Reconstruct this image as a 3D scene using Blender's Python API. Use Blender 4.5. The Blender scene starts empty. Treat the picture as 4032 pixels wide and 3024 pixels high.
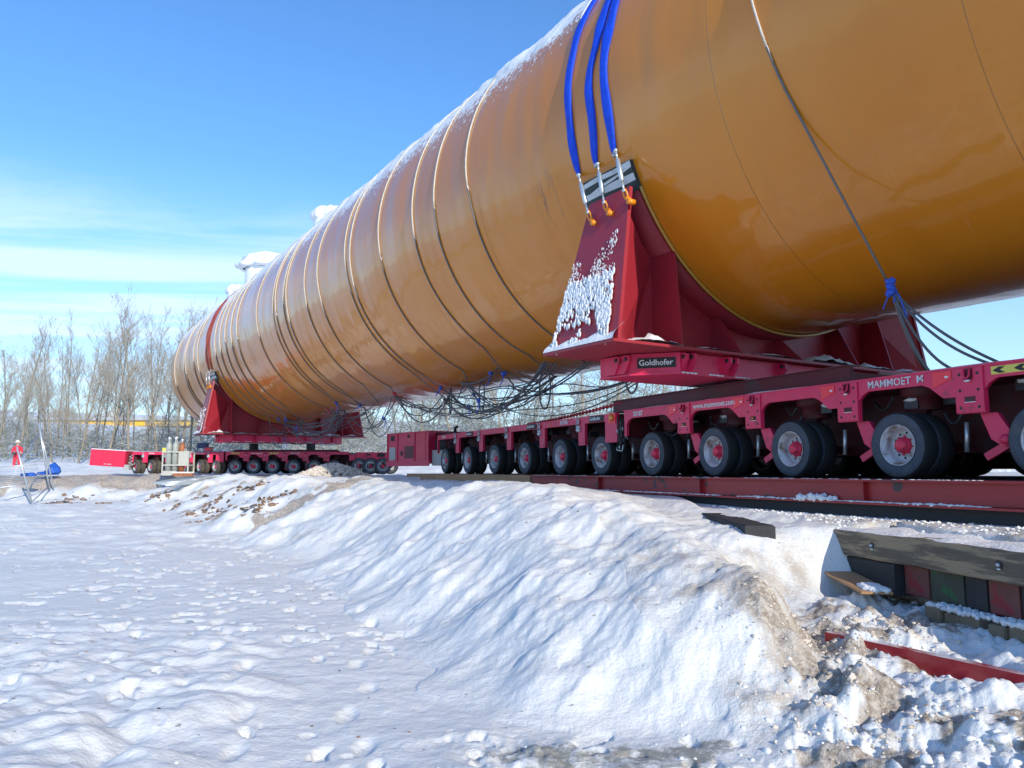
import bpy, math, random
import numpy as np
from mathutils import Matrix, Vector
PI = math.pi
SC = bpy.context.scene
COL = SC.collection
# ------------------------------------------------------------------ camera
cam_d = bpy.data.cameras.new("camera"); cam = bpy.data.objects.new("camera", cam_d); COL.objects.link(cam)
cam.location = (0, 0, 0.10); cam.rotation_euler = (math.radians(90 + 6.402), 0, 0)
cam_d.sensor_width = 36; cam_d.lens = 3030 / 4032 * 36; cam_d.clip_start = 0.05; cam_d.clip_end = 3000
SC.camera = cam
# ------------------------------------------------------------------ light
SUN_AZ, SUN_EL = 152.0, 23.0          # clockwise from +Y
sd = bpy.data.lights.new("sun", 'SUN'); sun = bpy.data.objects.new("sun", sd); COL.objects.link(sun)
sd.energy = 3.1; sd.angle = math.radians(0.5); sd.color = (1.0, 0.93, 0.82)
sv = Vector((math.sin(math.radians(SUN_AZ)) * math.cos(math.radians(SUN_EL)), math.cos(math.radians(SUN_AZ)) * math.cos(math.radians(SUN_EL)), math.sin(math.radians(SUN_EL))))
sun.rotation_euler = sv.to_track_quat('Z', 'Y').to_euler(); sun.location = (0, -20, 30)
W = bpy.data.worlds.new("World"); SC.world = W; W.use_nodes = True
nt = W.node_tree; bg = nt.nodes["Background"]; N = nt.nodes.new; L = nt.links.new
sky = N('ShaderNodeTexSky'); sky.sky_type = 'NISHITA'; sky.sun_disc = False
sky.sun_elevation = math.radians(SUN_EL); sky.sun_rotation = math.radians(SUN_AZ); sky.air_density = 1.25; sky.dust_density = 0.2; sky.ozone_density = 2.2
def wmath(op, a, b=None):
    m = N('ShaderNodeMath'); m.operation = op
    for i, v in enumerate((a, b)):
        if v is None: continue
        if isinstance(v, (int, float)): m.inputs[i].default_value = v
        else: L(v, m.inputs[i])
    return m.outputs[0]
tint = N('ShaderNodeMix'); tint.data_type = 'RGBA'; tint.blend_type = 'MULTIPLY'; tint.inputs[0].default_value = 1
L(sky.outputs[0], tint.inputs[6]); tint.inputs[7].default_value = (0.57, 0.92, 1.36, 1)
tc = N('ShaderNodeTexCoord'); sp = N('ShaderNodeSeparateXYZ'); L(tc.outputs['Generated'], sp.inputs[0])
zz = wmath('MAXIMUM', sp.outputs[2], 0.02)
cx_ = wmath('DIVIDE', sp.outputs[0], zz); cy_ = wmath('DIVIDE', sp.outputs[1], zz)
cb = N('ShaderNodeCombineXYZ'); L(wmath('MULTIPLY', cx_, 0.35), cb.inputs[0]); L(wmath('MULTIPLY', cy_, 1.1), cb.inputs[1])
nz = N('ShaderNodeTexNoise'); nz.inputs['Scale'].default_value = 1.0; nz.inputs['Detail'].default_value = 7; nz.inputs['Roughness'].default_value = 0.62; nz.inputs['Distortion'].default_value = 0.5
L(cb.outputs[0], nz.inputs['Vector'])
r1 = N('ShaderNodeMapRange'); L(nz.outputs[0], r1.inputs[0]); r1.inputs[1].default_value = 0.36; r1.inputs[2].default_value = 0.58
# a cirrus band between about 3 and 19 degrees of elevation, thinning upwards
b1 = N('ShaderNodeMapRange'); L(sp.outputs[2], b1.inputs[0]); b1.inputs[1].default_value = 0.34; b1.inputs[2].default_value = 0.24
b2 = N('ShaderNodeMapRange'); L(sp.outputs[0], b2.inputs[0]); b2.inputs[1].default_value = 0.2; b2.inputs[2].default_value = -0.12
cm = wmath('MULTIPLY', wmath('MULTIPLY', r1.outputs[0], b1.outputs[0]), wmath('MULTIPLY', b2.outputs[0], 0.6))
lp = N('ShaderNodeMapRange'); L(sp.outputs[2], lp.inputs[0]); lp.inputs[1].default_value = 0.36; lp.inputs[2].default_value = 0.0; lp.inputs[4].default_value = 0.50
cm = wmath('MAXIMUM', cm, wmath('MULTIPLY', lp.outputs[0], 0.8))
mx = N('ShaderNodeMix'); mx.data_type = 'RGBA'; L(cm, mx.inputs[0]); L(tint.outputs[2], mx.inputs[6]); mx.inputs[7].default_value = (6.0, 6.7, 8.2, 1)
L(mx.outputs[2], bg.inputs[0]); bg.inputs[1].default_value = 0.13
SC.view_settings.view_transform = 'Standard'; SC.view_settings.look = 'None'; SC.view_settings.exposure = 0.44; SC.view_settings.gamma = 1
SC.cycles.max_bounces = 6; SC.cycles.diffuse_bounces = 3; SC.cycles.glossy_bounces = 3
random.seed(7); rng = np.random.default_rng(7)

# ------------------------------------------------------------------ materials
def mat(name, col, rough=0.6, metal=0.0, var=0.12, vscale=3.0, bump=0.0, bscale=20.0, col2=None, thr=(0.5, 0.7), coat=0.0, snow=0.0, spec=0.5, stretch=(1, 1, 1), col3=None, c3=(0.62, 0.66), c3scale=1.2):
    m = bpy.data.materials.new(name); m.use_nodes = True; t = m.node_tree; n = t.nodes.new; l = t.links.new
    p = t.nodes['Principled BSDF']; p.inputs['Roughness'].default_value = rough; p.inputs['Metallic'].default_value = metal
    p.inputs['Coat Weight'].default_value = coat; p.inputs['Coat Roughness'].default_value = 0.12; p.inputs['Specular IOR Level'].default_value = spec
    tc = n('ShaderNodeTexCoord'); mp = n('ShaderNodeMapping'); l(tc.outputs['Object'], mp.inputs[0]); mp.inputs['Scale'].default_value = stretch
    no = n('ShaderNodeTexNoise'); l(mp.outputs[0], no.inputs['Vector']); no.inputs['Scale'].default_value = vscale; no.inputs['Detail'].default_value = 6; no.inputs['Roughness'].default_value = 0.65
    a = n('ShaderNodeMix'); a.data_type = 'RGBA'
    c1 = tuple(c * (1 - var) for c in col) + (1,); c2 = tuple(min(1, c * (1 + var)) for c in col) + (1,)
    a.inputs[6].default_value = c1; a.inputs[7].default_value = c2; l(no.outputs[0], a.inputs[0]); out = a.outputs[2]
    if col2:
        r = n('ShaderNodeMapRange'); l(no.outputs[0], r.inputs[0]); r.inputs[1].default_value = thr[0]; r.inputs[2].default_value = thr[1]
        b = n('ShaderNodeMix'); b.data_type = 'RGBA'; l(r.outputs[0], b.inputs[0]); l(out, b.inputs[6]); b.inputs[7].default_value = col2 + (1,); out = b.outputs[2]
    if col3:
        n3 = n('ShaderNodeTexNoise'); l(mp.outputs[0], n3.inputs['Vector']); n3.inputs['Scale'].default_value = c3scale; n3.inputs['Detail'].default_value = 8; n3.noise_dimensions = '4D'; n3.inputs['W'].default_value = 3
        r = n('ShaderNodeMapRange'); l(n3.outputs[0], r.inputs[0]); r.inputs[1].default_value = c3[0]; r.inputs[2].default_value = c3[1]
        b = n('ShaderNodeMix'); b.data_type = 'RGBA'; l(r.outputs[0], b.inputs[0]); l(out, b.inputs[6]); b.inputs[7].default_value = col3 + (1,); out = b.outputs[2]
    if snow > 0:
        g = n('ShaderNodeNewGeometry'); s = n('ShaderNodeSeparateXYZ'); l(g.outputs['Normal'], s.inputs[0])
        ad = n('ShaderNodeMath'); ad.operation = 'MULTIPLY_ADD'; l(no.outputs[0], ad.inputs[0]); ad.inputs[1].default_value = 0.5; l(s.outputs[2], ad.inputs[2])
        r = n('ShaderNodeMapRange'); l(ad.outputs[0], r.inputs[0]); r.inputs[1].default_value = 1.25 - snow; r.inputs[2].default_value = 1.35 - snow
        b = n('ShaderNodeMix'); b.data_type = 'RGBA'; l(r.outputs[0], b.inputs[0]); l(out, b.inputs[6]); b.inputs[7].default_value = (0.8, 0.81, 0.83, 1); out = b.outputs[2]
    l(out, p.inputs['Base Color'])
    if bump > 0:
        nb = n('ShaderNodeTexNoise'); l(mp.outputs[0], nb.inputs['Vector']); nb.inputs['Scale'].default_value = bscale; nb.inputs['Detail'].default_value = 5
        bp = n('ShaderNodeBump'); bp.inputs['Strength'].default_value = bump; bp.inputs['Distance'].default_value = 0.02; l(nb.outputs[0], bp.inputs['Height']); l(bp.outputs[0], p.inputs['Normal'])
    return m
M = {}
M['red'] = mat('trailer_red_paint', (0.70, 0.024, 0.095), 0.42, 0, 0.18, 2.5, 0.15, 30, col3=(0.22, 0.03, 0.05), c3=(0.60, 0.72), c3scale=6)
M['red_dark'] = mat('trailer_underside_paint', (0.09, 0.006, 0.012), 0.6, 0, 0.3, 3, 0.2, 20, col3=(0.05, 0.03, 0.03), c3=(0.5, 0.7), c3scale=4)  # dark red; the shade under the carriers is put into this colour
M['saddle'] = mat('saddle_red_oxide', (0.34, 0.022, 0.036), 0.45, 0, 0.12, 1.5, 0.08, 40, col3=(0.25, 0.02, 0.04), c3=(0.55, 0.75), c3scale=2)
M['signal'] = mat('bright_red_marker', (0.90, 0.03, 0.05), 0.35, 0, 0.05)
M['black'] = mat('black_rubber_parts', (0.02, 0.02, 0.022), 0.6, 0, 0.3)
M['tyre'] = mat('tyre_rubber', (0.06, 0.075, 0.095), 0.75, 0, 0.35, 9, 0.5, 40, col3=(0.11, 0.12, 0.12), c3=(0.55, 0.8), c3scale=5)
M['tread'] = mat('black_tread_rubber', (0.014, 0.015, 0.017), 0.85, 0, 0.3, 9, 0.6, 60)  # darker than the sidewall: shade between the dual wheels put into the colour
M['tyre_dirt'] = mat('muddy_tyre_rubber', (0.07, 0.06, 0.045), 0.85, 0, 0.35, 9, 0.6, 30, col3=(0.16, 0.12, 0.08), c3=(0.5, 0.7), c3scale=5)
M['rim'] = mat('dusty_grey_steel_rim', (0.52, 0.53, 0.54), 0.5, 0.15, 0.3, 8, 0.1, 30, col3=(0.20, 0.13, 0.08), c3=(0.55, 0.7), c3scale=7)
M['hub'] = mat('hub_red_paint', (0.72, 0.025, 0.075), 0.4, 0, 0.15)
M['steel'] = mat('galvanised_steel', (0.55, 0.60, 0.62), 0.35, 0.6, 0.15, 10)
M['hose'] = mat('dark_hydraulic_hose', (0.035, 0.035, 0.04), 0.5, 0, 0.2)
M['cable'] = mat('dark_wire_rope', (0.10, 0.10, 0.11), 0.5, 0.2, 0.3, 20, 0.3, 90)
M['cablefrost'] = mat('frosted_wire_rope', (0.16, 0.15, 0.14), 0.55, 0.1, 0.3, 12, 0.3, 90, snow=0.52)
M['frost'] = mat('rime_on_rope', (0.60, 0.56, 0.48), 0.8, 0, 0.2, 9, 0.5, 60)  # pale upper rope: sunlight put into the colour along with the rime
M['bluecord'] = mat('blue_cord', (0.03, 0.10, 0.55), 0.7)
M['redcord'] = mat('red_cord', (0.55, 0.03, 0.05), 0.7)
M['sling'] = mat('blue_polyester_sling', (0.008, 0.065, 0.62), 0.6, 0, 0.45, 5, 1.0, 11, spec=0.3)
M['redsling'] = mat('worn_red_sling', (0.35, 0.05, 0.04), 0.7, 0, 0.3, 6, 0.4, 12, snow=0.3)
M['shackle'] = mat('orange_shackle', (0.85, 0.28, 0.01), 0.35, 0, 0.1)
M['tape'] = mat('silver_tape', (0.42, 0.45, 0.47), 0.35, 0.3, 0.15, 6, 0.4, 14, col2=(0.02, 0.03, 0.03), thr=(0.53, 0.55), stretch=(2, 0.6, 6))
M['pad'] = mat('black_rubber_pad', (0.03, 0.05, 0.05), 0.6)
M['gold'] = mat('golden_paint_bead', (0.50, 0.26, 0.04), 0.3, 0, 0.1, coat=0.4)
M['white'] = mat('white_lettering', (0.75, 0.76, 0.76), 0.5, 0, 0.05)
M['worn'] = mat('worn_grey_lettering', (0.62, 0.66, 0.67), 0.5, 0, 0.1, 25, col2=(0.40, 0.03, 0.06), thr=(0.56, 0.60))
M['yellow'] = mat('yellow_sign', (0.70, 0.62, 0.10), 0.5)
M['amber'] = mat('amber_lens', (0.85, 0.30, 0.03), 0.25, coat=0.6)
M['wrap'] = mat('white_shrink_wrap', (0.86, 0.88, 0.88), 0.4, 0, 0.04, 2, 0.9, 2.2, stretch=(1, 1, 0.25))
M['snowpure'] = mat('loose_snow', (0.80, 0.81, 0.80), 0.85, 0, 0.04, 4, 0.8, 14)
M['beam'] = mat('scuffed_red_steel', (0.30, 0.016, 0.020), 0.42, 0, 0.2, 1.5, 0.15, 20, col3=(0.05, 0.025, 0.03), c3=(0.60, 0.64), c3scale=3.2)
M['orangewood'] = mat('orange_timber', (0.42, 0.24, 0.12), 0.8, 0, 0.25, 5, 0.3, 20, stretch=(1, 0.2, 1))
M['timber'] = mat('dark_hardwood_timber', (0.14, 0.115, 0.08), 0.8, 0, 0.4, 4, 0.7, 24, col2=(0.32, 0.25, 0.155), thr=(0.47, 0.56), stretch=(3, 0.35, 3))
M['timber_dark'] = mat('wet_dark_timber', (0.035, 0.036, 0.038), 0.8, 0, 0.4, 4, 0.4, 24, stretch=(3, 0.4, 3))
M['timber_end'] = mat('timber_end_grain', (0.22, 0.175, 0.115), 0.85, 0, 0.3, 7, 0.5, 30)
M['green'] = mat('green_marked_timber', (0.06, 0.07, 0.05), 0.8, 0, 0.4, 7, 0.6, 24, col2=(0.03, 0.13, 0.05), thr=(0.56, 0.62))
M['redend'] = mat('red_painted_timber', (0.17, 0.065, 0.055), 0.8, 0, 0.4, 7, 0.6, 24, col2=(0.26, 0.03, 0.035), thr=(0.5, 0.6))
M['bark'] = mat('tan_bark', (0.30, 0.25, 0.18), 0.9, 0, 0.3, 6, 0.4, 20, snow=0.15, col3=(0.12, 0.11, 0.09), c3=(0.5, 0.7), c3scale=2)
M['twig'] = mat('frosted_twigs', (0.40, 0.36, 0.29), 0.9, 0, 0.25, 1.5, snow=0.28)
M['wood'] = mat('frosted_wood_thicket', (0.27, 0.27, 0.22), 0.95, 0, 0.35, 0.4, snow=0.30)
M['greyrack'] = mat('weathered_cream_steel', (0.48, 0.47, 0.40), 0.6, 0, 0.15, 6, snow=0.25)
M['bottle'] = mat('grey_gas_bottle', (0.36, 0.38, 0.34), 0.35, 0, 0.15, 6, snow=0.1)
M['rusty'] = mat('rusty_brown_paint', (0.38, 0.13, 0.05), 0.6, 0, 0.2, 6)
M['blue'] = mat('blue_fabric', (0.02, 0.11, 0.50), 0.6, 0, 0.25, 6, 0.5, 8)
M['coverall'] = mat('red_coverall', (0.75, 0.03, 0.06), 0.7, 0, 0.12, 10, 0.3, 15)
M['reflex'] = mat('silver_pink_band', (0.80, 0.62, 0.60), 0.4)
M['skin'] = mat('skin', (0.60, 0.36, 0.27), 0.5)
M['helmet'] = mat('cream_helmet', (0.80, 0.77, 0.62), 0.35)
M['glove'] = mat('dark_glove', (0.05, 0.05, 0.06), 0.7)
M['rock'] = mat('brown_broken_rubble', (0.24, 0.15, 0.09), 0.9, 0, 0.4, 6, 0.6, 16, snow=0.12, col3=(0.05, 0.05, 0.05), c3=(0.5, 0.6), c3scale=3)
M['chips'] = mat('dirty_snow_clods', (0.70, 0.62, 0.52), 0.9, 0, 0.3, 8, 0.6, 30, col2=(0.30, 0.21, 0.13), thr=(0.54, 0.66))
M['chips_snow'] = mat('trodden_snow', (0.78, 0.77, 0.74), 0.9, 0, 0.06, 5, 0.8, 30, col2=(0.55, 0.46, 0.36), thr=(0.56, 0.70))
M['bridge'] = mat('yellow_bridge_girder', (0.72, 0.42, 0.05), 0.6, 0, 0.1)
M['concrete'] = mat('pale_concrete', (0.40, 0.41, 0.41), 0.8, 0, 0.15)
M['navy'] = mat('dark_blue_box', (0.05, 0.06, 0.13), 0.6)
M['grey'] = mat('grey_cabinet', (0.42, 0.43, 0.42), 0.5, 0, 0.1, snow=0.1)

# ------------------------------------------------------------------ mesh helpers
class MB:
    def __init__(s): s.v = []; s.f = []; s.mi = []; s.n = 0; s.smooth = []
    def add(s, V, F, mi=0, sm=False, T=None):
        V = np.asarray(V, float).reshape(-1, 3)
        if T is not None:
            A = np.array(T); V = V @ A[:3, :3].T + A[:3, 3]
        s.v.append(V)
        for f in F: s.f.append(tuple(i + s.n for i in f)); s.mi.append(mi); s.smooth.append(sm)
        s.n += len(V); return s
    def box(s, x0, x1, y0, y1, z0, z1, mi=0, T=None):
        V = [(x, y, z) for x in (x0, x1) for y in (y0, y1) for z in (z0, z1)]
        return s.add(V, [(0, 1, 3, 2), (4, 6, 7, 5), (0, 4, 5, 1), (2, 3, 7, 6), (0, 2, 6, 4), (1, 5, 7, 3)], mi, False, T)
    def prism(s, pts, a0, a1, axis='x', mi=0, T=None):
        # pts: 2-D outline; axis x -> (y,z) outline, axis y -> (x,z), axis z -> (x,y)
        def mk(p, a):
            return (a, p[0], p[1]) if axis == 'x' else ((p[0], a, p[1]) if axis == 'y' else (p[0], p[1], a))
        n = len(pts); V = [mk(p, a0) for p in pts] + [mk(p, a1) for p in pts]
        F = [tuple(range(n)), tuple(range(2 * n - 1, n - 1, -1))] + [(i, i + n, (i + 1) % n + n, (i + 1) % n) for i in range(n)]
        return s.add(V, F, mi, False, T)
    def quad(s, p, th=(0, 0, 0.02), mi=0):
        p = np.asarray(p, float); n = len(p); V = np.vstack([p, p + np.asarray(th)])
        F = [tuple(range(n)), tuple(range(2 * n - 1, n - 1, -1))] + [(i, i + n, (i + 1) % n + n, (i + 1) % n) for i in range(n)]
        return s.add(V, F, mi)
    def tube(s, P, r, seg=6, mi=0, cap=True, sm=True):
        P = np.asarray(P, float); n = len(P); r = np.full(n, r) if np.isscalar(r) else np.asarray(r, float)
        T = np.gradient(P, axis=0); T /= np.linalg.norm(T, axis=1)[:, None] + 1e-9
        u = np.cross(T[0], (0, 0, 1.0))
        if np.linalg.norm(u) < 0.1: u = np.cross(T[0], (1.0, 0, 0))
        U = []
        for i in range(n):
            u = u - T[i] * (u @ T[i]); u /= np.linalg.norm(u) + 1e-9; U.append(u)
        U = np.array(U); Vv = np.cross(T, U); a = np.arange(seg) * 2 * PI / seg
        V = (P[:, None] + r[:, None, None] * (np.cos(a)[None, :, None] * U[:, None] + np.sin(a)[None, :, None] * Vv[:, None])).reshape(-1, 3)
        F = [(i * seg + j, i * seg + (j + 1) % seg, (i + 1) * seg + (j + 1) % seg, (i + 1) * seg + j) for i in range(n - 1) for j in range(seg)]
        if cap: F += [tuple(range(seg - 1, -1, -1)), tuple(range((n - 1) * seg, n * seg))]
        return s.add(V, F, mi, sm)
    def lathe(s, prof, seg=32, mi=0, axis='x', T=None, sm=True, closed=False):
        # prof (a, r) along axis
        a = np.arange(seg) * 2 * PI / seg; V = []
        for (x, r) in prof:
            for t in a:
                c, d = r * math.cos(t), r * math.sin(t)
                V.append((x, c, d) if axis == 'x' else ((c, x, d) if axis == 'y' else (c, d, x)))
        n = len(prof); F = []
        for i in range(n - 1 if not closed else n):
            k = (i + 1) % n
            for j in range(seg): F.append((i * seg + j, i * seg + (j + 1) % seg, k * seg + (j + 1) % seg, k * seg + j))
        return s.add(V, F, mi, sm, T)
    def cyl(s, p0, p1, r, seg=12, mi=0): return s.tube([p0, p1], r, seg, mi)
    def ball(s, c, r, mi=0, rough=0.0, sub=1):
        V, F = ICO[sub]; k = np.array([r] * 3 if np.isscalar(r) else r, float)
        X = V * (1 + rough * (rng.random(len(V)) - 0.5))[:, None] * k + np.asarray(c)
        return s.add(X, F, mi, True)
    def build(s, name, mats, parent=None, smooth=None):
        me = bpy.data.meshes.new(name); V = np.vstack(s.v) if s.v else np.zeros((0, 3))
        me.from_pydata(V.tolist(), [], s.f)
        for m in (mats if isinstance(mats, (list, tuple)) else [mats]): me.materials.append(m)
        me.polygons.foreach_set('material_index', s.mi); me.polygons.foreach_set('use_smooth', s.smooth if smooth is None else [smooth] * len(s.f))
        me.update(); o = bpy.data.objects.new(name, me); COL.objects.link(o)
        if parent: o.parent = parent
        return o
def ico(sub):
    import bmesh
    b = bmesh.new(); bmesh.ops.create_icosphere(b, subdivisions=sub, radius=1); V = np.array([v.co[:] for v in b.verts]); F = [tuple(v.index for v in f.verts) for f in b.faces]; b.free(); return V, F
ICO = {1: ico(1), 2: ico(2), 3: ico(3)}
def empty(name, Mx=None, scale=1.0):
    o = bpy.data.objects.new(name, None); COL.objects.link(o); o.empty_display_size = 0.2
    if Mx is not None: o.matrix_world = Mx @ Matrix.Scale(scale, 4)
    return o
def tag(o, label=None, cat=None, group=None, kind=None):
    if label: o['label'] = label
    if cat: o['category'] = cat
    if group: o['group'] = group
    if kind: o['kind'] = kind
    return o
def text(s, size, parent, loc, m, name='lettering', cols=((0, -1, 0), (0, 0, 1), (-1, 0, 0)), bold=0.012, ext=0.002):
    c = bpy.data.curves.new(name, 'FONT'); c.body = s; c.size = size; c.extrude = ext; c.offset = bold * size; c.resolution_u = 3; c.align_y = 'CENTER'
    c.materials.append(m); o = bpy.data.objects.new(name, c); COL.objects.link(o); o.parent = parent
    R = Matrix(cols).transposed().to_4x4(); R.translation = loc; o.matrix_local = R; bpy.context.view_layer.update(); me_ = bpy.data.meshes.new_from_object(o.evaluated_get(bpy.context.evaluated_depsgraph_get())); bpy.data.objects.remove(o); q = bpy.data.objects.new(name, me_); COL.objects.link(q); q.parent = parent; q.matrix_local = R; return q
def frame(origin, ax, ay):
    ax = Vector(ax).normalized(); ay = Vector(ay).normalized(); az = ax.cross(ay)
    m = Matrix((ax, ay, az)).transposed().to_4x4(); m.translation = origin; return m

# frames found from the photograph's geometry
RV, ZC = 3.5, 5.82
D_ = Vector((-0.535636, 0.844449, 0)); H_ = Vector((0.844449, 0.535636, 0)); C_ = Vector((8.7812, 5.5699, 0))
FV = frame(C_, H_, D_)                      # vessel: (lateral, along, z)
az_ = math.radians(24.0); T_ = Vector((-math.sin(az_), math.cos(az_), 0)); N_ = Vector((math.cos(az_), math.sin(az_), 0))
FT = frame(N_ * 7.6, N_, T_)                # near trailer: (across, along, z)
FR = frame(Vector((0, 36.0, -0.06)), (0, 1, 0), (-1, 0, 0))   # rear trailer
NV = lambda p: FV @ Vector(p)
NT = lambda p: FT @ Vector(p)

# ------------------------------------------------------------------ noise
_perm = rng.random((256, 256))
def vnoise(x, y):
    x = np.asarray(x, float); y = np.asarray(y, float); xi = np.floor(x).astype(int); yi = np.floor(y).astype(int); fx = x - xi; fy = y - yi
    fx = fx * fx * fx * (fx * (fx * 6 - 15) + 10); fy = fy * fy * fy * (fy * (fy * 6 - 15) + 10)
    g = lambda a, b: _perm[a & 255, b & 255]
    return (g(xi, yi) * (1 - fx) + g(xi + 1, yi) * fx) * (1 - fy) + (g(xi, yi + 1) * (1 - fx) + g(xi + 1, yi + 1) * fx) * fy - 0.5
def fbm(x, y, o=4, g=0.5):
    s = 0; a = 1.0
    for k in range(o): s = s + a * vnoise(x * 2 ** k + 17.3 * k, y * 2 ** k + 9.1 * k); a *= g
    return s
def sstep(a, b, x):
    t = np.clip((x - a) / (b - a), 0, 1); return t * t * (3 - 2 * t)

# ------------------------------------------------------------------ terrain
TOE = np.array([(-70, 34), (-40, 32), (-16, 30), (-10.5, 23), (-6.5, 17.2), (-3.85, 13.7), (-1.25, 7.7), (-0.35, 5.45), (0.9, 4.8), (1.72, 4.75), (2.1, 5.4), (2.38, 6.3), (2.62, 6.9), (3.05, 7.45), (3.6, 7.75), (4.08, 5.57), (4.9, 1.8), (9, -16), (12, -60)], float)
SLW = np.array([4.5, 4.5, 4.3, 3.9, 3.6, 3.4, 3.2, 2.8, 2.3, 1.6, 0.6, 0.65, 1.0, 0.7, 0.22, 0.22, 0.22, 0.4, 0.4])
def toe_dist(x, y):
    best = np.full(x.shape, 1e9); fr = np.full(x.shape, 1e-300); sg = np.zeros(x.shape); w = np.ones(x.shape); par = np.zeros(x.shape)
    for i in range(len(TOE) - 1):
        a, b = TOE[i], TOE[i + 1]; d = b - a; l2 = d @ d
        t = np.clip(((x - a[0]) * d[0] + (y - a[1]) * d[1]) / l2, 0, 1); px = a[0] + t * d[0]; py = a[1] + t * d[1]
        dd = np.hypot(x - px, y - py); cr = d[0] * (y - a[1]) - d[1] * (x - a[0]); m = dd < best - 1e-9; fr = fr + np.exp(-9.0 * np.minimum(dd / (SLW[i] + t * (SLW[i + 1] - SLW[i])), 60))
        best = np.where(m, dd, best); sg = np.where(m, np.sign(cr), sg); w = np.where(m, SLW[i] + t * (SLW[i + 1] - SLW[i]), w); par = np.where(m, i + t, par)
    return np.maximum(-np.log(fr) / 9.0 + 0.05, 0) * sg, w, par
_rb = random.Random(4)
BOOTS = [(-1.6 - 0.28 * k * 0.9 + 0.12 * (k % 2) + _rb.gauss(0, .05), 4.6 + 0.62 * k + _rb.gauss(0, .06)) for k in range(16)] + [(-0.9 - 0.10 * k + 0.13 * (k % 2), 4.2 + 0.6 * k + _rb.gauss(0, .06)) for k in range(9)]
def terrain(x, y):
    x = np.asarray(x, float); y = np.asarray(y, float)
    n = N_.x * x + N_.y * y; t = T_.x * x + T_.y * y
    wx = x + 0.35 * fbm(x * 0.9, y * 0.9, 3); wy = y + 0.35 * fbm(x * 0.9 + 40, y * 0.9 + 11, 3)
    near = np.exp(-((x - 3.5) ** 2 + (y - 6.5) ** 2) / 3.0)
    u, w, par = toe_dist(x + (wx - x) * (1 - near), y + (wy - y) * (1 - near))
    u = u * w
    low = -1.52 + 0.35 * sstep(9, 30, y) + 0.05 * fbm(x * 0.5, y * 0.5, 3)
    low = low + (0.33 * sstep(1.7, 2.9, x) + 0.1 * sstep(4.6, 6.5, y)) * sstep(8, 3, par * 0 + np.abs(y - 6.5)) * sstep(1.2, 2.3, x)
    road = np.where(y > 24, -0.10, -0.29)
    crest = -0.17 - 0.36 * sstep(0.5, 1.9, x) * sstep(13, 9, y) + 0.10 * fbm(x * 0.6, y * 0.6, 3) + 0.06 * fbm(x * 2.1 + 7, y * 1.8, 4) + 0.20 * np.exp(-((x - 1.45) / 0.35) ** 2 - ((y - 9.6) / 0.9) ** 2)
    up = crest + (road - crest) * sstep(6.3, 7.0, n) * (y < 25)
    up = np.where(y >= 25, crest, up)
    # right: snow over the timber mats, rising to the steel mat
    rt = sstep(2.45, 2.62, x) * sstep(16, 9, y)
    up = up * (1 - rt) + rt * (-0.515 + 0.10 * sstep(5.6, 6.9, n) + 0.05 * fbm(x * 3, y * 3, 3) * sstep(7.05, 6.6, n))
    S = sstep(0, 1, u / w); S = S ** 0.85
    z = low * (1 - S) + up * S
    bank = sstep(0.02, 0.25, u / w) * sstep(1.6, 0.8, u / w) * sstep(2.75, 2.3, x)
    # wind-carved diagonal ridges on the bank
    a = (x * 0.62 + y * 0.78); b = (-x * 0.78 + y * 0.62)
    rd = fbm(a * 0.9 + 0.6 * fbm(x, y, 2), b * 3.2, 4, 0.55)
    z = z + bank * (0.065 * rd + 0.10 * fbm(x * 1.1, y * 1.1, 4, 0.5) + 0.032 * fbm(a * 2.6 + fbm(x * 2, y * 2, 2), b * 4.2, 4, 0.6))
    # hummocks at the left
    lft = sstep(-0.9, -2.2, x + 0.12 * (y - 3)) * sstep(0.3, -0.2, u / w) * sstep(10, 5.5, y)
    hm = fbm(x * 1.1 + 3, y * 1.7, 4, 0.45); z = z + lft * (0.12 * np.abs(hm) * 1.6 + 0.06 + 0.05 * fbm(x * 4, y * 5, 2))
    for (bx, by) in BOOTS:
        z = z - 0.035 * np.exp(-(((x - bx) / 0.06) ** 2 + ((y - by) / 0.13) ** 2) ** 2)
    # small dips on the flat
    flat = sstep(0.3, -0.1, u / w)
    fp = fbm(x * 5.5, y * 6.5, 2); z = z - flat * 0.05 * sstep(0.26, 0.42, fp) * sstep(0.15, -0.1, fbm(x * 0.7 + 5, y * 0.7, 2))
    z = z + flat * 0.012 * fbm(x * 6, y * 6, 3)
    z = z + flat * sstep(11, 20, y) * 0.10 * fbm(x * 1.2, y * 2.0, 3)
    # churned strip across the front and the right corner
    ch = sstep(4.9, 4.2, y + 0.25 * np.abs(x - 0.2) + 0.6 * fbm(x * 1.2, y * 1.2, 3)) * sstep(-1.7, -0.9, x)
    ch = np.maximum(ch, sstep(1.3, 2.0, x) * flat)
    z = z + ch * (0.14 * fbm(x * 2.8, y * 2.8, 4, 0.6) + 0.05 * np.abs(fbm(x * 9, y * 9, 3)))
    # debris fan at the end of the bank
    fan = np.exp(-(((x - 2.0) / 0.55) ** 2 + ((y - 5.2) / 1.0) ** 2)); z = z + fan * (0.22 + 0.10 * fbm(x * 4, y * 4, 4, 0.6))
    # far rim: broken edge of the left bank
    lb = sstep(13, 18, y) * sstep(-1, -4, x) * sstep(0.0, 0.3, u / w) * sstep(1.4, 0.7, u / w)
    z = z + lb * 0.28 * fbm(x * 0.8, y * 0.9, 4, 0.55)
    # mats' bed under the trailers; snow berm and rising wood floor behind
    z = np.where((y > 24) & (u / w > 1.1), np.minimum(z, -0.09 + 0.06 * fbm(x * 1.5, y * 1.5, 2)) * sstep(30, 34, y) + z * (1 - sstep(30, 34, y)), z)
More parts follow.
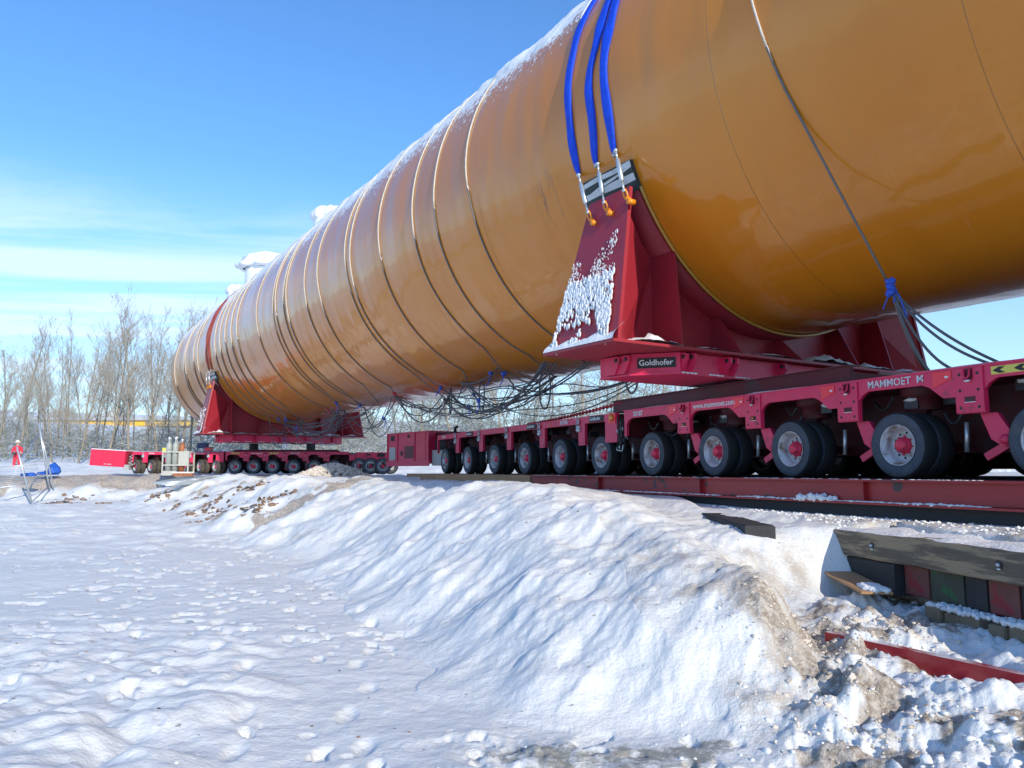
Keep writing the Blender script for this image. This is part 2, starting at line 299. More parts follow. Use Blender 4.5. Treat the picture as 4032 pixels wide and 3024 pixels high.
    far = sstep(39.5, 46, y - 0.0 * x); z = z + far * (0.55 + 0.22 * fbm(x * 0.35, y * 0.5, 3)) + 0.7 * sstep(46, 62, y) + 0.9 * sstep(60, 90, y)
    nf = sstep(11.3, 15, n) * sstep(46, 30, y); z = z + nf * 0.35 * (1 - far)
    hill = sstep(80, 260, np.hypot(x, y)) * (y > 0); z = z + hill * (9 + 5 * sstep(60, -60, x)) * (y > 0)
    return z, u / w, par, ch, fan, lb
AZ = np.radians(np.concatenate([np.linspace(-180, -46, 90, endpoint=False), np.linspace(-46, -35, 50, endpoint=False), np.linspace(-35, 36, 880, endpoint=False), np.linspace(36, 50, 50, endpoint=False), np.linspace(50, 180, 90)]))
RR = np.concatenate([[0.02], np.geomspace(0.6, 2.2, 40, endpoint=False), np.geomspace(2.2, 60, 560, endpoint=False), np.geomspace(60, 1600, 40)])
A2, R2 = np.meshgrid(AZ, RR); GX = R2 * np.sin(A2); GY = R2 * np.cos(A2)
GZ, gu, gpar, gch, gfan, glb = terrain(GX, GY)
V = np.stack([GX, GY, GZ], -1).reshape(-1, 3); nr, na = GX.shape
ii = np.arange(nr - 1)[:, None] * na + np.arange(na - 1)[None]; F = np.stack([ii, ii + 1, ii + na + 1, ii + na], -1).reshape(-1, 4)
me = bpy.data.meshes.new("snow_ground"); me.vertices.add(len(V)); me.vertices.foreach_set("co", V.ravel())
me.loops.add(F.size); me.loops.foreach_set("vertex_index", F[:, ::-1].ravel()); me.polygons.add(len(F)); me.polygons.foreach_set("loop_start", np.arange(len(F)) * 4); me.polygons.foreach_set("loop_total", np.full(len(F), 4))
me.polygons.foreach_set("use_smooth", np.ones(len(F), bool)); me.update(calc_edges=True); me.validate()
# where soil and grit lie open (colour of the ground itself)
d1 = sstep(0.10, 0.42, fbm(GX * 2.2, GY * 2.6, 4, 0.6) + 0.12) * gch * 0.9
fan2 = np.exp(-(((GX - 1.85 - 0.15 * (GY - 5)) / 0.50) ** 2 + ((GY - 5.3) / 1.2) ** 2)) * (0.8 + 1.2 * fbm(GX * 2, GY * 2, 3)); d2 = np.clip(fan2 * 1.6, 0, 1) * (0.40 + 0.5 * fbm(GX * 5, GY * 5, 3))
d3 = sstep(0.22, 0.40, fbm(GX * 0.9, GY * 1.1, 4, 0.6)) * glb
d4 = 0.55 * sstep(2.7, 3.5, GX) * sstep(10, 8, GY) * (gu > 0.5) * (0.7 + 0.8 * fbm(GX * 3, GY * 3, 3))
d5 = 0.5 * sstep(0.0, 0.3, gu) * sstep(0.9, 0.7, gu) * sstep(10.0, 10.6, gpar) * sstep(13.5, 12.8, gpar) * (0.6 + 0.8 * fbm(GX * 4, GY * 4, 3))
d6 = sstep(31.5, 33, GY) * sstep(41, 39.5, GY) * (GX < -9) * 0.9 * sstep(38, 35, GY)
d7 = 0.5 * (np.abs(GX + 0.3 - 0.5 * fbm(GX, GY, 2)) < 0.5) * sstep(3.1, 2.6, GY) 
dirt = np.clip(d1 + d2 + d3 + d4 + d5 + d6 + d7 * 0, 0, 1)
at = me.attributes.new("dirt", 'FLOAT', 'POINT'); at.data.foreach_set("value", dirt.ravel().astype(np.float32))
ice = sstep(5.6, 4.6, GY + 0.3 * fbm(GX, GY, 3)) * sstep(-1.0, 0.2, GX) * sstep(2.0, 1.0, GX) * (gu < 0.2)
at = me.attributes.new("ice", 'FLOAT', 'POINT'); at.data.foreach_set("value", ice.ravel().astype(np.float32))
def snow_material():
    m = bpy.data.materials.new("snow_and_grit"); m.use_nodes = True; t = m.node_tree; n = t.nodes.new; l = t.links.new; p = t.nodes['Principled BSDF']
    at = n('ShaderNodeAttribute'); at.attribute_name = 'dirt'; ai = n('ShaderNodeAttribute'); ai.attribute_name = 'ice'
    tc = n('ShaderNodeTexCoord')
    def noise(s, d=6, r=0.6):
        q = n('ShaderNodeTexNoise'); l(tc.outputs['Object'], q.inputs['Vector']); q.inputs['Scale'].default_value = s; q.inputs['Detail'].default_value = d; q.inputs['Roughness'].default_value = r; return q.outputs[0]
    def mth(op, a, b):
        q = n('ShaderNodeMath'); q.operation = op
        for i, v in enumerate((a, b)):
            if isinstance(v, (int, float)): q.inputs[i].default_value = v
            else: l(v, q.inputs[i])
        return q.outputs[0]
    def mr(a, x0, x1):
        q = n('ShaderNodeMapRange'); l(a, q.inputs[0]); q.inputs[1].default_value = x0; q.inputs[2].default_value = x1; return q.outputs[0]
    def mixc(f, a, b):
        q = n('ShaderNodeMix'); q.data_type = 'RGBA'; l(f, q.inputs[0])
        for i, v in ((6, a), (7, b)):
            if isinstance(v, tuple): q.inputs[i].default_value = v + (1,)
            else: l(v, q.inputs[i])
        return q.outputs[2]
    n1 = noise(2.0); n2 = noise(22.0, 8, 0.7); n3 = noise(60, 4, 0.7)
    base = mixc(mr(n1, 0.35, 0.65), (0.765, 0.77, 0.735), (0.815, 0.815, 0.785))
    soil = mixc(mr(n2, 0.4, 0.6), (0.30, 0.22, 0.15), (0.68, 0.60, 0.50))
    dark = mixc(mr(n3, 0.60, 0.66), soil, (0.10, 0.08, 0.06))
    f = mr(mth('ADD', at.outputs['Fac'], mth('MULTIPLY', mth('SUBTRACT', n2, 0.5), 1.3)), 0.30, 0.62)
    c = mixc(mth('MULTIPLY', f, 0.9), base, dark)
    # wet grey ice patches
    fi = mr(mth('ADD', mth('MULTIPLY', ai.outputs['Fac'], 0.6), mth('SUBTRACT', noise(5, 8, 0.75), 0.35)), 0.66, 0.78)
    c = mixc(mth('MULTIPLY', fi, 0.85), c, (0.25, 0.24, 0.20))
    # grit specks
    sp = mr(noise(14, 2, 0.5), 0.735, 0.75); c = mixc(mth('MULTIPLY', sp, 0.6), c, (0.12, 0.10, 0.08))
    l(c, p.inputs['Base Color']); p.inputs['Roughness'].default_value = 0.75; p.inputs['Specular IOR Level'].default_value = 0.25
    h = mth('ADD', mth('MULTIPLY', noise(9, 8, 0.65), 1.0), mth('MULTIPLY', noise(45, 5, 0.7), mth('ADD', 0.25, mth('MULTIPLY', at.outputs['Fac'], 0.9))))
    bp = n('ShaderNodeBump'); bp.inputs['Strength'].default_value = 0.75; bp.inputs['Distance'].default_value = 0.035; l(h, bp.inputs['Height']); l(bp.outputs[0], p.inputs['Normal'])
    return m
M['snow'] = snow_material(); me.materials.append(M['snow'])
ground = bpy.data.objects.new("ground", me); COL.objects.link(ground); tag(ground, kind='structure')
def gz(x, y): return float(terrain(np.array([x]), np.array([y]))[0][0])

# ------------------------------------------------------------------ the vessel
def vessel_material():
    m = bpy.data.materials.new("glossy_orange_primer"); m.use_nodes = True; t = m.node_tree; n = t.nodes.new; l = t.links.new; p = t.nodes['Principled BSDF']
    tc = n('ShaderNodeTexCoord'); s = n('ShaderNodeSeparateXYZ'); l(tc.outputs['Object'], s.inputs[0])
    def mth(op, a, b=0.0):
        q = n('ShaderNodeMath'); q.operation = op
        for i, v in enumerate((a, b)):
            if isinstance(v, (int, float)): q.inputs[i].default_value = v
            else: l(v, q.inputs[i])
        return q.outputs[0]
    def mr(a, x0, x1, y0=0, y1=1):
        q = n('ShaderNodeMapRange'); l(a, q.inputs[0]); q.inputs[1].default_value = x0; q.inputs[2].default_value = x1; q.inputs[3].default_value = y0; q.inputs[4].default_value = y1; return q.outputs[0]
    def mixc(f, a, b):
        q = n('ShaderNodeMix'); q.data_type = 'RGBA'
        if isinstance(f, float): q.inputs[0].default_value = f
        else: l(f, q.inputs[0])
        for i, v in ((6, a), (7, b)):
            if isinstance(v, tuple): q.inputs[i].default_value = v + (1,)
            else: l(v, q.inputs[i])
        return q.outputs[2]
    zr = mth('SUBTRACT', s.outputs[2], ZC); ang = mth('ARCTAN2', s.outputs[0], zr)      # 0 at the top, negative towards the camera
    aa = mth('ABSOLUTE', ang); deg = mth('MULTIPLY', aa, 57.2958)
    cb = n('ShaderNodeCombineXYZ'); l(mth('MULTIPLY', ang, RV), cb.inputs[0]); l(s.outputs[1], cb.inputs[1])
    def noise(sc, d=6, r=0.6, st=(1, 1, 1)):
        mp = n('ShaderNodeMapping'); l(cb.outputs[0], mp.inputs[0]); mp.inputs['Scale'].default_value = st
        q = n('ShaderNodeTexNoise'); l(mp.outputs[0], q.inputs['Vector']); q.inputs['Scale'].default_value = sc; q.inputs['Detail'].default_value = d; q.inputs['Roughness'].default_value = r; return q.outputs[0]
    base = mixc(mr(noise(0.5, 5, 0.6, (0.5, 1, 1)), 0.3, 0.7), (0.64, 0.205, 0.008), (0.72, 0.255, 0.020))
    streak = mr(noise(2.5, 6, 0.7, (0.12, 2.0, 1)), 0.62, 0.78); base = mixc(mth('MULTIPLY', streak, 0.22), base, (0.33, 0.16, 0.05))
    # faint ring seams each 2.9 m and two long seams
    fr = mth('ABSOLUTE', mth('SUBTRACT', mth('FRACT', mth('DIVIDE', mth('ADD', s.outputs[1], 0.9), 2.9)), 0.5)); ring = mr(fr, 0.0032, 0.0012)
    lg = mr(mth('ABSOLUTE', mth('SUBTRACT', deg, 66.0)), 0.16, 0.05); lg = mth('MULTIPLY', lg, mr(s.outputs[1], 12.2, 12.1))
    seam = mth('MAXIMUM', ring, lg); base = mixc(mth('MULTIPLY', seam, 0.5), base, (0.20, 0.10, 0.03))
    # scuffed and blistered patch by the saddle
    px = mth('MULTIPLY', mth('SUBTRACT', deg, 112.0), 0.09); py = mth('SUBTRACT', s.outputs[1], 10.1); rad = mth('ADD', mth('MULTIPLY', px, px), mth('MULTIPLY', mth('MULTIPLY', py, py), 3.5))
    patch = mth('MULTIPLY', mr(rad, 1.0, 0.2), mr(noise(3.0, 8, 0.75, (0.35, 2.2, 1)), 0.50, 0.66)); base = mixc(mth('MULTIPLY', patch, 0.75), base, (0.10, 0.07, 0.05))
    # snow on the crown, thinning to specks down the side
    big = noise(1.2, 4, 0.6); fine = noise(9.0, 6, 0.72); 
    lim = mth('ADD', mr(deg, 54, 84, 0.36, 0.82), mth('MULTIPLY', mth('SUBTRACT', big, 0.5), -0.35))
    lim = mth('ADD', lim, mr(s.outputs[1], 6.5, 10.5, 0.22, 0.0))
    snow = mr(mth('SUBTRACT', fine, lim), 0.0, 0.03)
    col = mixc(snow, base, (0.83, 0.85, 0.87)); l(col, p.inputs['Base Color'])
    l(mr(snow, 0, 1, 0.28, 0.85), p.inputs['Roughness']); l(mr(snow, 0, 1, 0.65, 0.0), p.inputs['Coat Weight']); p.inputs['Specular IOR Level'].default_value = 0.3; p.inputs['Coat Roughness'].default_value = 0.05
    # plates are not perfectly rolled: broad waves and dents in the reflections
    h = mth('ADD', mth('MULTIPLY', noise(0.55, 2, 0.5, (0.35, 1.4, 1)), 1.2), mth('MULTIPLY', noise(1.9, 3, 0.5, (0.8, 1.2, 1)), 0.07))
    h = mth('ADD', h, mth('MULTIPLY', snow, 0.25)); h = mth('SUBTRACT', h, mth('MULTIPLY', seam, 0.03))
    bp = n('ShaderNodeBump'); bp.inputs['Strength'].default_value = 0.75; bp.inputs['Distance'].default_value = 0.10; l(h, bp.inputs['Height']); l(bp.outputs[0], p.inputs['Normal']); l(bp.outputs[0], p.inputs['Coat Normal'])
    return m
M['vessel'] = vessel_material()
vroot = empty("pressure_vessel", FV); tag(vroot, "huge orange cylindrical vessel, dusted with snow on top, resting across both red saddles", "vessel")
SEG = 256; mb = MB(); S0, S1, HD = -15.0, 46.9, 3.4
prof = [(S0, 0.05), (S0, RV)] + [(s, RV) for s in np.linspace(S0 + 0.1, S1, 60)] + [(S1 + HD * math.sin(a), RV * max(math.cos(a), 0.003)) for a in np.linspace(0.08, PI / 2, 24)]
mb.lathe(prof, SEG, 0, 'y', Matrix.Translation((0, 0, ZC)))
mb.build("shell", M['vessel'], vroot)
# lumpy snow along the crown
mb = MB(); a_ = np.radians(np.linspace(-72, 42, 90)); s_ = np.linspace(-6, 47.2, 460); AA, SS = np.meshgrid(a_, s_)
th = 0.05 + 0.10 * fbm(AA * RV * 1.6, SS * 1.6, 4, 0.6) - 0.17 * np.abs(AA / math.radians(69)) ** 4 - 0.16 * sstep(9.5, 6.5, SS)
RRv = RV + np.clip(th, -0.03, 0.14); X = RRv * np.sin(AA); Z = ZC + RRv * np.cos(AA)
nn = AA.shape[1]; mb.add(np.stack([X, SS, Z], -1).reshape(-1, 3), [(i * nn + j, (i + 1) * nn + j, (i + 1) * nn + j + 1, i * nn + j + 1) for i in range(AA.shape[0] - 1) for j in range(nn - 1)], 0, True)
mb.build("snow_cover", M['snowpure'], vroot)
# wrapped nozzles on top of the vessel
def nozzle(s, r, ztop, flange, label):
    rt = empty("wrapped_nozzle", FV @ Matrix.Translation((0, s, 0)))
    mb = MB(); z0 = ZC + RV - 0.3; zt = ZC + ztop; k = 48
    pr = [(z0, r * 0.86), (zt - 0.75, r * 0.88)] if flange else [(z0, r * 0.9), (zt - 0.5, r * 0.97)]
    mb.lathe(pr, k, 0, 'z'); mb.build("neck", M['wrap'], rt)
    mb = MB(); zs = zt - 0.8 if flange else zt - 0.55
    pr = [(zs, r * 0.90), (zs + 0.03, r * 1.12 if flange else r), (zs + 0.2, r * 1.15 if flange else r * 1.02), (zs + 0.32, r * 1.0), (zt - 0.12, r * 0.92), (zt, r * 0.70), (zt + 0.03, r * 0.25), (zt + 0.04, 0.01)]
    mb.lathe(pr, k, 0, 'z'); P = np.vstack(mb.v); ang = np.arctan2(P[:, 1], P[:, 0]); rad = np.hypot(P[:, 0], P[:, 1])
    f = 1 + 0.04 * np.sin(ang * 11 + P[:, 2] * 3) + 0.16 * (fbm(ang * 2 + 5, P[:, 2] * 3, 3)); P[:, 0] *= f; P[:, 1] *= f; P[:, 2] += 0.12 * fbm(P[:, 0] * 2, P[:, 1] * 2, 3) * (P[:, 2] > zs + 0.25); mb.v = [P]
    mb.build("plastic_cover", M['wrap'], rt); tag(rt, label, "nozzle", "wrapped nozzles on the vessel")
nozzle(30.3, 0.85, 5.1, False, "rounded white wrapped nozzle on the vessel, the one nearest the blue slings")
nozzle(40.3, 1.35, 5.5, True, "largest white wrapped nozzle on the vessel, with a tied creased cap")
nozzle(46.4, 0.8, 5.15, False, "small white wrapped nozzle at the far end of the vessel")

# ------------------------------------------------------------------ saddles
def zcyl(lat, r=RV): return ZC - math.sqrt(max(r * r - lat * lat, 0.0))
def arc_pts(s, a0, a1, r, k=24): return [(r * math.cos(a), s, ZC + r * math.sin(a)) for a in np.radians(np.linspace(a0, a1, k))]
def saddle(so, zp, label, snowy):
    rt = empty("saddle", FV @ Matrix.Translation((0, so, 0))); tag(rt, label, "saddle", "red saddles under the vessel")
    mb = MB(); mb.box(-3.85, 3.85, 7.80, 9.45, zp - 0.04, zp); mb.build("base_plate", M['saddle'], rt)
    for sg in (-1, 1):
        mb = MB(); b0, b1, t0, t1 = (3.76, zp), (3.76, zp), (3.33, 4.02), (3.33, 4.02)
        p = [(sg * 3.76, 7.83, zp), (sg * 3.76, 9.38, zp), (sg * 3.33, 8.93, 4.12), (sg * 3.33, 8.02, 4.12)]
        mb.quad(p, (sg * -0.06, 0, 0)); mb.build("end_plate", M['saddle'], rt)
        # folded side panel between end plate and web
        mb = MB(); p = [(sg * 3.34, 8.04, 3.75), (sg * 3.70, 7.86, zp), (sg * 2.95, 8.5, zp), (sg * 2.50, 8.5, 3.15)]
        mb.quad(p, (0, 0.03, 0)); mb.build("folded_panel", M['saddle'], rt)
    # web that follows the vessel
    lats = np.linspace(-3.3, 3.3, 41); out = [(-3.72, zp), (3.72, zp)] + [(l_, min(zcyl(l_, RV + 0.05), 4.0)) for l_ in lats[::-1]]
    mb = MB(); mb.prism(out, 8.5, 8.54, 'y'); mb.build("web", M['saddle'], rt)
    for l_ in (-2.5, -1.25, 0.2, 1.7, 2.7):
        zt = zcyl(l_, RV + 0.06); tp = 8.0 if l_ == -2.5 else 8.32
        mb = MB(); mb.prism([(7.88, zp), (9.35, zp), (9.0, zt), (tp, zt)], l_ - 0.015, l_ + 0.015, 'x'); mb.build("gusset", M['saddle'], rt)
    # curved bearing band, rubber and tape at the horn
    mb = MB(); k = 90; A = np.radians(np.linspace(-154, -26, k)); V = []
    for r in (RV + 0.005, RV + 0.05):
        for s in (8.08, 9.12):
            V += [(r * math.cos(a), s, ZC + r * math.sin(a)) for a in A]
    F = []
    for i in range(k - 1): F += [(i, i + 1, k + i + 1, k + i), (2 * k + i, 3 * k + i, 3 * k + i + 1, 2 * k + i + 1), (i, 2 * k + i, 2 * k + i + 1, i + 1), (k + i, k + i + 1, 3 * k + i + 1, 3 * k + i)]
    mb.add(V, F, 0, True); mb.build("bearing_band", M['saddle'], rt)
    for sg in (-1, 1):
        mb = MB(); A = np.radians(np.linspace(-158.5, -151.5, 8)); V = []
        for r in (RV + 0.004, RV + 0.075):
            for s in (8.03, 9.17): V += [(-sg * r * math.cos(a), s, ZC + r * math.sin(a)) for a in A]
        k = 8; F = [(0, k, 3 * k, 2 * k), (k - 1, 3 * k - 1, 4 * k - 1, 2 * k - 1)]
        for i in range(k - 1): F += [(i, i + 1, k + i + 1, k + i), (2 * k + i, 3 * k + i, 3 * k + i + 1, 2 * k + i + 1), (i, 2 * k + i, 2 * k + i + 1, i + 1), (k + i, k + i + 1, 3 * k + i + 1, 3 * k + i)]
        mb.add(V, F, 0, False); o = mb.build("rubber_pad", M['pad'], rt)
        if sg == 1:
            for (a0, a1, b0, b1, r) in ((-158.3, -157.2, -158.0, -156.9, .080), (-155.6, -153.8, -155.2, -153.9, .082), (-157.4, -156.9, -155.0, -154.3, .085)):
                mb = MB(); V = []
                for q in np.linspace(0, 1, 10):
                    s = 8.02 + 1.16 * q
                    for a in (a0 + (b0 - a0) * q + 0.12 * math.sin(q * 9 + a0), a1 + (b1 - a1) * q + 0.1 * math.sin(q * 7)):
                        V.append(((RV + r) * math.cos(math.radians(a)), s, ZC + (RV + r) * math.sin(math.radians(a))))
                mb.add(V, [(2 * i, 2 * i + 1, 2 * i + 3, 2 * i + 2) for i in range(9)], 0, True); mb.build("tape_strip", M['steel'], o)
    mb = MB(); mb.tube(arc_pts(8.03, -152, -28, RV + 0.03, 80), 0.028, 6); mb.build("golden_bead", M['gold'], rt)
    # snow caught on the end plate and the base plate
    mb = MB(); nb = 3000 if snowy else 260
    e0, e1 = np.array((-3.79, zp)), np.array((-3.36, 4.12))
    for i in range(nb):
        v = random.random() ** 1.15 * 0.72; uu = random.random(); s0 = 7.86 + (8.06 - 7.86) * v; s1 = 9.35 + (8.9 - 9.35) * v; s = s0 + (s1 - s0) * (0.1 + 0.9 * uu)
        d = 0.5 + fbm(np.array([s * 3.2]), np.array([v * 6.0]), 3)[0] * 1.3 + (0.18 if 0.15 < v < 0.5 else -0.22) - max(0, v - 0.52) * 1.1
        if d < 0.15 + random.random() * 0.75: continue
        p = e0 + (e1 - e0) * v; r = random.uniform(0.008, 0.030) * (1.25 if v < 0.45 else 0.5)
        mb.ball((p[0] - 0.005, s, p[1]), (r * 0.45, r * 0.8, r * random.uniform(1.0, 2.2)), 0, 0.5, 1)
    # heap along the foot
    gs = np.linspace(7.82, 9.44, 44); gl = np.linspace(-3.86, -3.62, 8); V = []
    for s in gs:
        for j, l_ in enumerate(gl):
            q = j / 7; hgt = (0.02 + 0.20 * q ** 0.8 * (0.6 + 0.9 * (0.5 + fbm(np.array([s * 4.0]), np.array([l_ * 3]), 3)[0])))
            V.append((l_, s, zp + 0.003 + hgt * (1 if 0 < j else 0)))
    V = np.array(V); mb.add(V, [(i * 8 + j, i * 8 + j + 1, (i + 1) * 8 + j + 1, (i + 1) * 8 + j) for i in range(43) for j in range(7)], 0, True)
    for (la, lb_, s0, hh) in ((-3.5, -2.55, 7.84, 0.13), (-2.4, -1.3, 7.84, 0.05), (-1.2, 0.1, 7.84, 0.06), (0.3, 1.6, 7.84, 0.16), (1.8, 2.6, 7.84, 0.13), (2.8, 3.6, 7.84, 0.08)):
        V = []; ka = 22
        for i in range(ka):
            for j in range(6):
                l_ = la + (lb_ - la) * i / (ka - 1); s = s0 - 0.03 + 0.5 * j / 5; e = math.sin(PI * i / (ka - 1)) ** 0.5 * math.sin(PI * min(1, (j + 0.3) / 5)) ** 0.6
                V.append((l_, s, zp + 0.002 + hh * e * (0.5 + 0.9 * (0.5 + fbm(np.array([l_ * 5]), np.array([s * 5]), 3)[0]))))
        mb.add(V, [(i * 6 + j, (i + 1) * 6 + j, (i + 1) * 6 + j + 1, i * 6 + j + 1) for i in range(ka - 1) for j in range(5)], 0, True)
    mb.build("caught_snow", M['snowpure'], rt)
    return rt
saddle(0, 1.85, "large red steel saddle with snow caked on its end plate, under the blue slings", True)
saddle(28.1, 1.74, "far red steel saddle under the vessel, beside the gas bottle rack", False)

# slings over the vessel with turnbuckles
def sling(s_top, s_mid, s_bot, s_eye, z_eye, s_sh, z_sh, m, label, width, group, so=0.0, wob=0.0, snow=True, aend=-161):
    rt = empty("lifting_sling", FV @ Matrix.Translation((0, so, 0))); tag(rt, label, "sling", group)
    A = np.linspace(20, 360 + aend, 90); mb = MB(); V = []; EV = []
    for i, a in enumerate(A):
        q = (a - 20) / (A[-1] - 20); d = a
        if d < 160: s = s_top + (s_mid - s_top) * max(0, (d - 90) / 70) ** 1.5
        else: s = s_mid + (s_bot - s_mid) * (d - 160) / (A[-1] - 160)
        s += wob * (vnoise(np.array([a * 0.09]), np.array([s_top * 3]))[0])
        end = max(0.0, min(1.0, (A[-1] - a) / 9)); w = width * (0.35 + 0.65 * end ** 0.5) * (1 + 0.35 * vnoise(np.array([a * 0.16 + s_top * 7]), np.array([1.0]))[0])
        tw = 0.55 * vnoise(np.array([a * 0.12 + s_top * 5]), np.array([2.0]))[0] + 0.05
        r = RV + 0.02 + 0.02; c, sn = math.cos(math.radians(a)), math.sin(math.radians(a))
        for (k, hh) in ((-1, 0), (-0.5, .001 + .008 * random.random()), (0, .007 * random.random()), (0.5, .001 + .008 * random.random()), (1, 0)):
            rr = r + hh + tw * k * w * 0.5; V.append((rr * c, s + k * w / 2, ZC + rr * sn))
        for k in (-1, 1): V.append(((RV + 0.006) * c, s + k * w / 2, ZC + (RV + 0.006) * sn))
        EV.append((r * c, s, ZC + r * sn, w))
    F = []
    for i in range(len(A) - 1):
        b = i * 7; F += [(b + j, b + j + 1, b + 8 + j, b + 7 + j) for j in range(4)] + [(b + 4, b + 6, b + 13, b + 11), (b + 5, b, b + 7, b + 12)]
    mb.add(V, F, 0, True); mb.build("webbing", m, rt)
    if snow:
        mb = MB()
        k = -1 if s_top > 9 or s_top < 8.4 else 1; Q = []; rr = []
        for i in range(1, len(A) - 22):
            x, s, z, w = EV[i]; Q.append((x * 1.006, s + k * w * 0.5, z)); rr.append(0.004 + 0.022 * max(0, 0.25 + vnoise(np.array([i * 0.45]), np.array([s_top]))[0]))
        mb.tube(Q, rr, 6)
        mb.build("snow_edge", M['snowpure'], rt)
    e = EV[-1]; p0 = np.array(e[:3]); p1 = np.array((-3.47, s_eye, z_eye)); p2 = np.array((-3.455, s_sh + 0.02, z_sh + 0.16)); p3 = np.array((-3.42, s_sh, z_sh))
    mb = MB(); mb.tube([p0, p0 + (p1 - p0) * 0.45], 0.033, 10); mb.build("ferrule", M['steel'], rt)
    mb = MB(); q0 = p0 + (p1 - p0) * 0.45; loop = []
    for a in np.linspace(0, 2 * PI, 18): loop.append(q0 + (p1 - q0) * (1 - math.cos(a)) / 2 + np.array((0, 0.045 * math.sin(a), 0)))
    mb.tube(loop, 0.011, 6, cap=False); mb.build("thimble", M['steel'], rt)
    mb = MB(); mm = p1 + (p2 - p1) * 0.22; m2 = p1 + (p2 - p1) * 0.78
    mb.tube([p1, mm], 0.016, 8); mb.tube([mm, mm + (m2 - mm) * 0.04, m2 - (m2 - mm) * 0.04, m2], [0.02, 0.034, 0.034, 0.02], 10); mb.tube([m2, p2], 0.016, 8); mb.ball(p1, 0.035); mb.ball(p2, 0.035)
    mb.build("turnbuckle", M['steel'], rt)
    mb = MB()
    def link(c0, c1, wd, r, ax):
        P = []; c0 = np.array(c0); c1 = np.array(c1); ax = np.array(ax, float)
        for a in np.linspace(0, 2 * PI, 22): P.append(c0 + (c1 - c0) * (1 - math.cos(a)) / 2 + ax * wd * math.sin(a))
        mb.tube(P, r, 7, cap=False)
    link(p2 + (0, 0, 0.02), p3 + (0, 0, 0.03), 0.035, 0.015, (0, 1, 0)); link(p3 + (0, 0, 0.07), p3 + (0.02, -0.06, -0.03), 0.032, 0.015, (0.8, 0, 0.4))
    mb.cyl(p3 + (0.06, -0.085, -0.03), p3 + (-0.05, -0.07, -0.02), 0.042, 12); mb.build("shackle", M['shackle'], rt)
sl = "blue slings over the vessel"
sling(9.0, 9.22, 9.20, 9.02, 4.58, 8.80, 3.78, M['sling'], "leftmost of the three blue slings over the vessel, separate from the other two", 0.15, sl, 0, 0.05)
sling(8.42, 8.55, 8.72, 8.56, 4.60, 8.42, 3.82, M['sling'], "middle one of the three blue slings over the vessel", 0.15, sl, 0, 0.14)
sling(8.30, 8.30, 8.30, 8.15, 4.66, 7.98, 3.86, M['sling'], "rightmost of the three blue slings over the vessel", 0.16, sl, 0, 0.07)
rs = "worn red slings at the far saddle"
for (q, lab) in ((9.1, "worn red sling over the vessel at the far saddle, the one nearer the vessel end"), (8.5, "worn red sling over the vessel at the far saddle, the one nearer the blue slings")):
    sling(q, q, q, q - 0.1, 4.5, q - 0.2, 3.85, M['redsling'], lab, 0.17, rs, 28.1, 0.08, False)

# ------------------------------------------------------------------ wheels and trailer modules
def wheel_meshes(seg):
    t = MB(); pr = [(0.205, .232), (0.22, .30), (0.215, .355), (0.19, .380), (0.11, .385), (0.03, .380), (0.005, .357), (0.0, .30), (0.012, .250), (0.02, .232)]
    t.lathe(pr, seg, 0, 'x', closed=True); t.mi = [1 if 1 <= (q // seg) <= 5 else 0 for q in range(len(t.f))]
    r = MB(); pr = [(0.012, .234), (0.008, .238), (0.006, .232), (0.018, .222), (0.045, .212), (0.05, .196), (0.10, .190), (0.135, .185), (0.150, .160), (0.150, .128), (0.128, .118), (0.128, .06)]
    r.lathe(pr, seg, 0, 'x'); 
    for k in range(10):
        a = k * PI / 5; c = (0.149, 0.145 * math.cos(a), 0.145 * math.sin(a)); r.add([(0.1475, c[1] + 0.016 * math.cos(b), c[2] + 0.016 * math.sin(b)) for b in np.linspace(0, 2 * PI, 10)[:-1]], [tuple(range(9))], 1)
    h = MB(); pr = [(0.13, .098), (0.105, .098), (0.10, .085), (0.06, .075), (0.045, .07), (0.03, .05), (0.028, .002)]
    h.lathe(pr, 20, 0, 'x')
    for k in range(8):
        a = k * PI / 4; h.cyl((0.13, 0.108 * math.cos(a), 0.108 * math.sin(a)), (0.108, 0.108 * math.cos(a), 0.108 * math.sin(a)), 0.011, 6)
    return t, r, h
_wt, _wr, _wh = wheel_meshes(40)
def mk(mbx, name, mats):
    o = mbx.build(name, mats); me_ = o.data; bpy.data.objects.remove(o); return me_
ME_T = mk(_wt, 'tyre', [M['tyre'], M['tread']]); ME_TD = mk(_wt, 'tyre', [M['tyre'], M['tyre_dirt']]); ME_R = mk(_wr, 'rim', [M['rim'], M['black']]); ME_H = mk(_wh, 'hub', M['hub'])
def wheel(parent, x, y, z, mirror=False, steer=0.0, dirt=False, full=True):
    w = bpy.data.objects.new('wheel', None); COL.objects.link(w); w.parent = parent
    w.matrix_local = Matrix.Translation((x, y, z)) @ Matrix.Rotation(steer + (PI if mirror else 0), 4, 'Z') @ Matrix.Rotation(random.uniform(0, 6), 4, 'X')
    for nm, md in (('tyre', ME_TD if dirt else ME_T), ('rim', ME_R), ('hub', ME_H)):
        if nm == 'hub' and not full: continue
        o = bpy.data.objects.new(nm, md); COL.objects.link(o); o.parent = w
    return w
ZT = 1.17
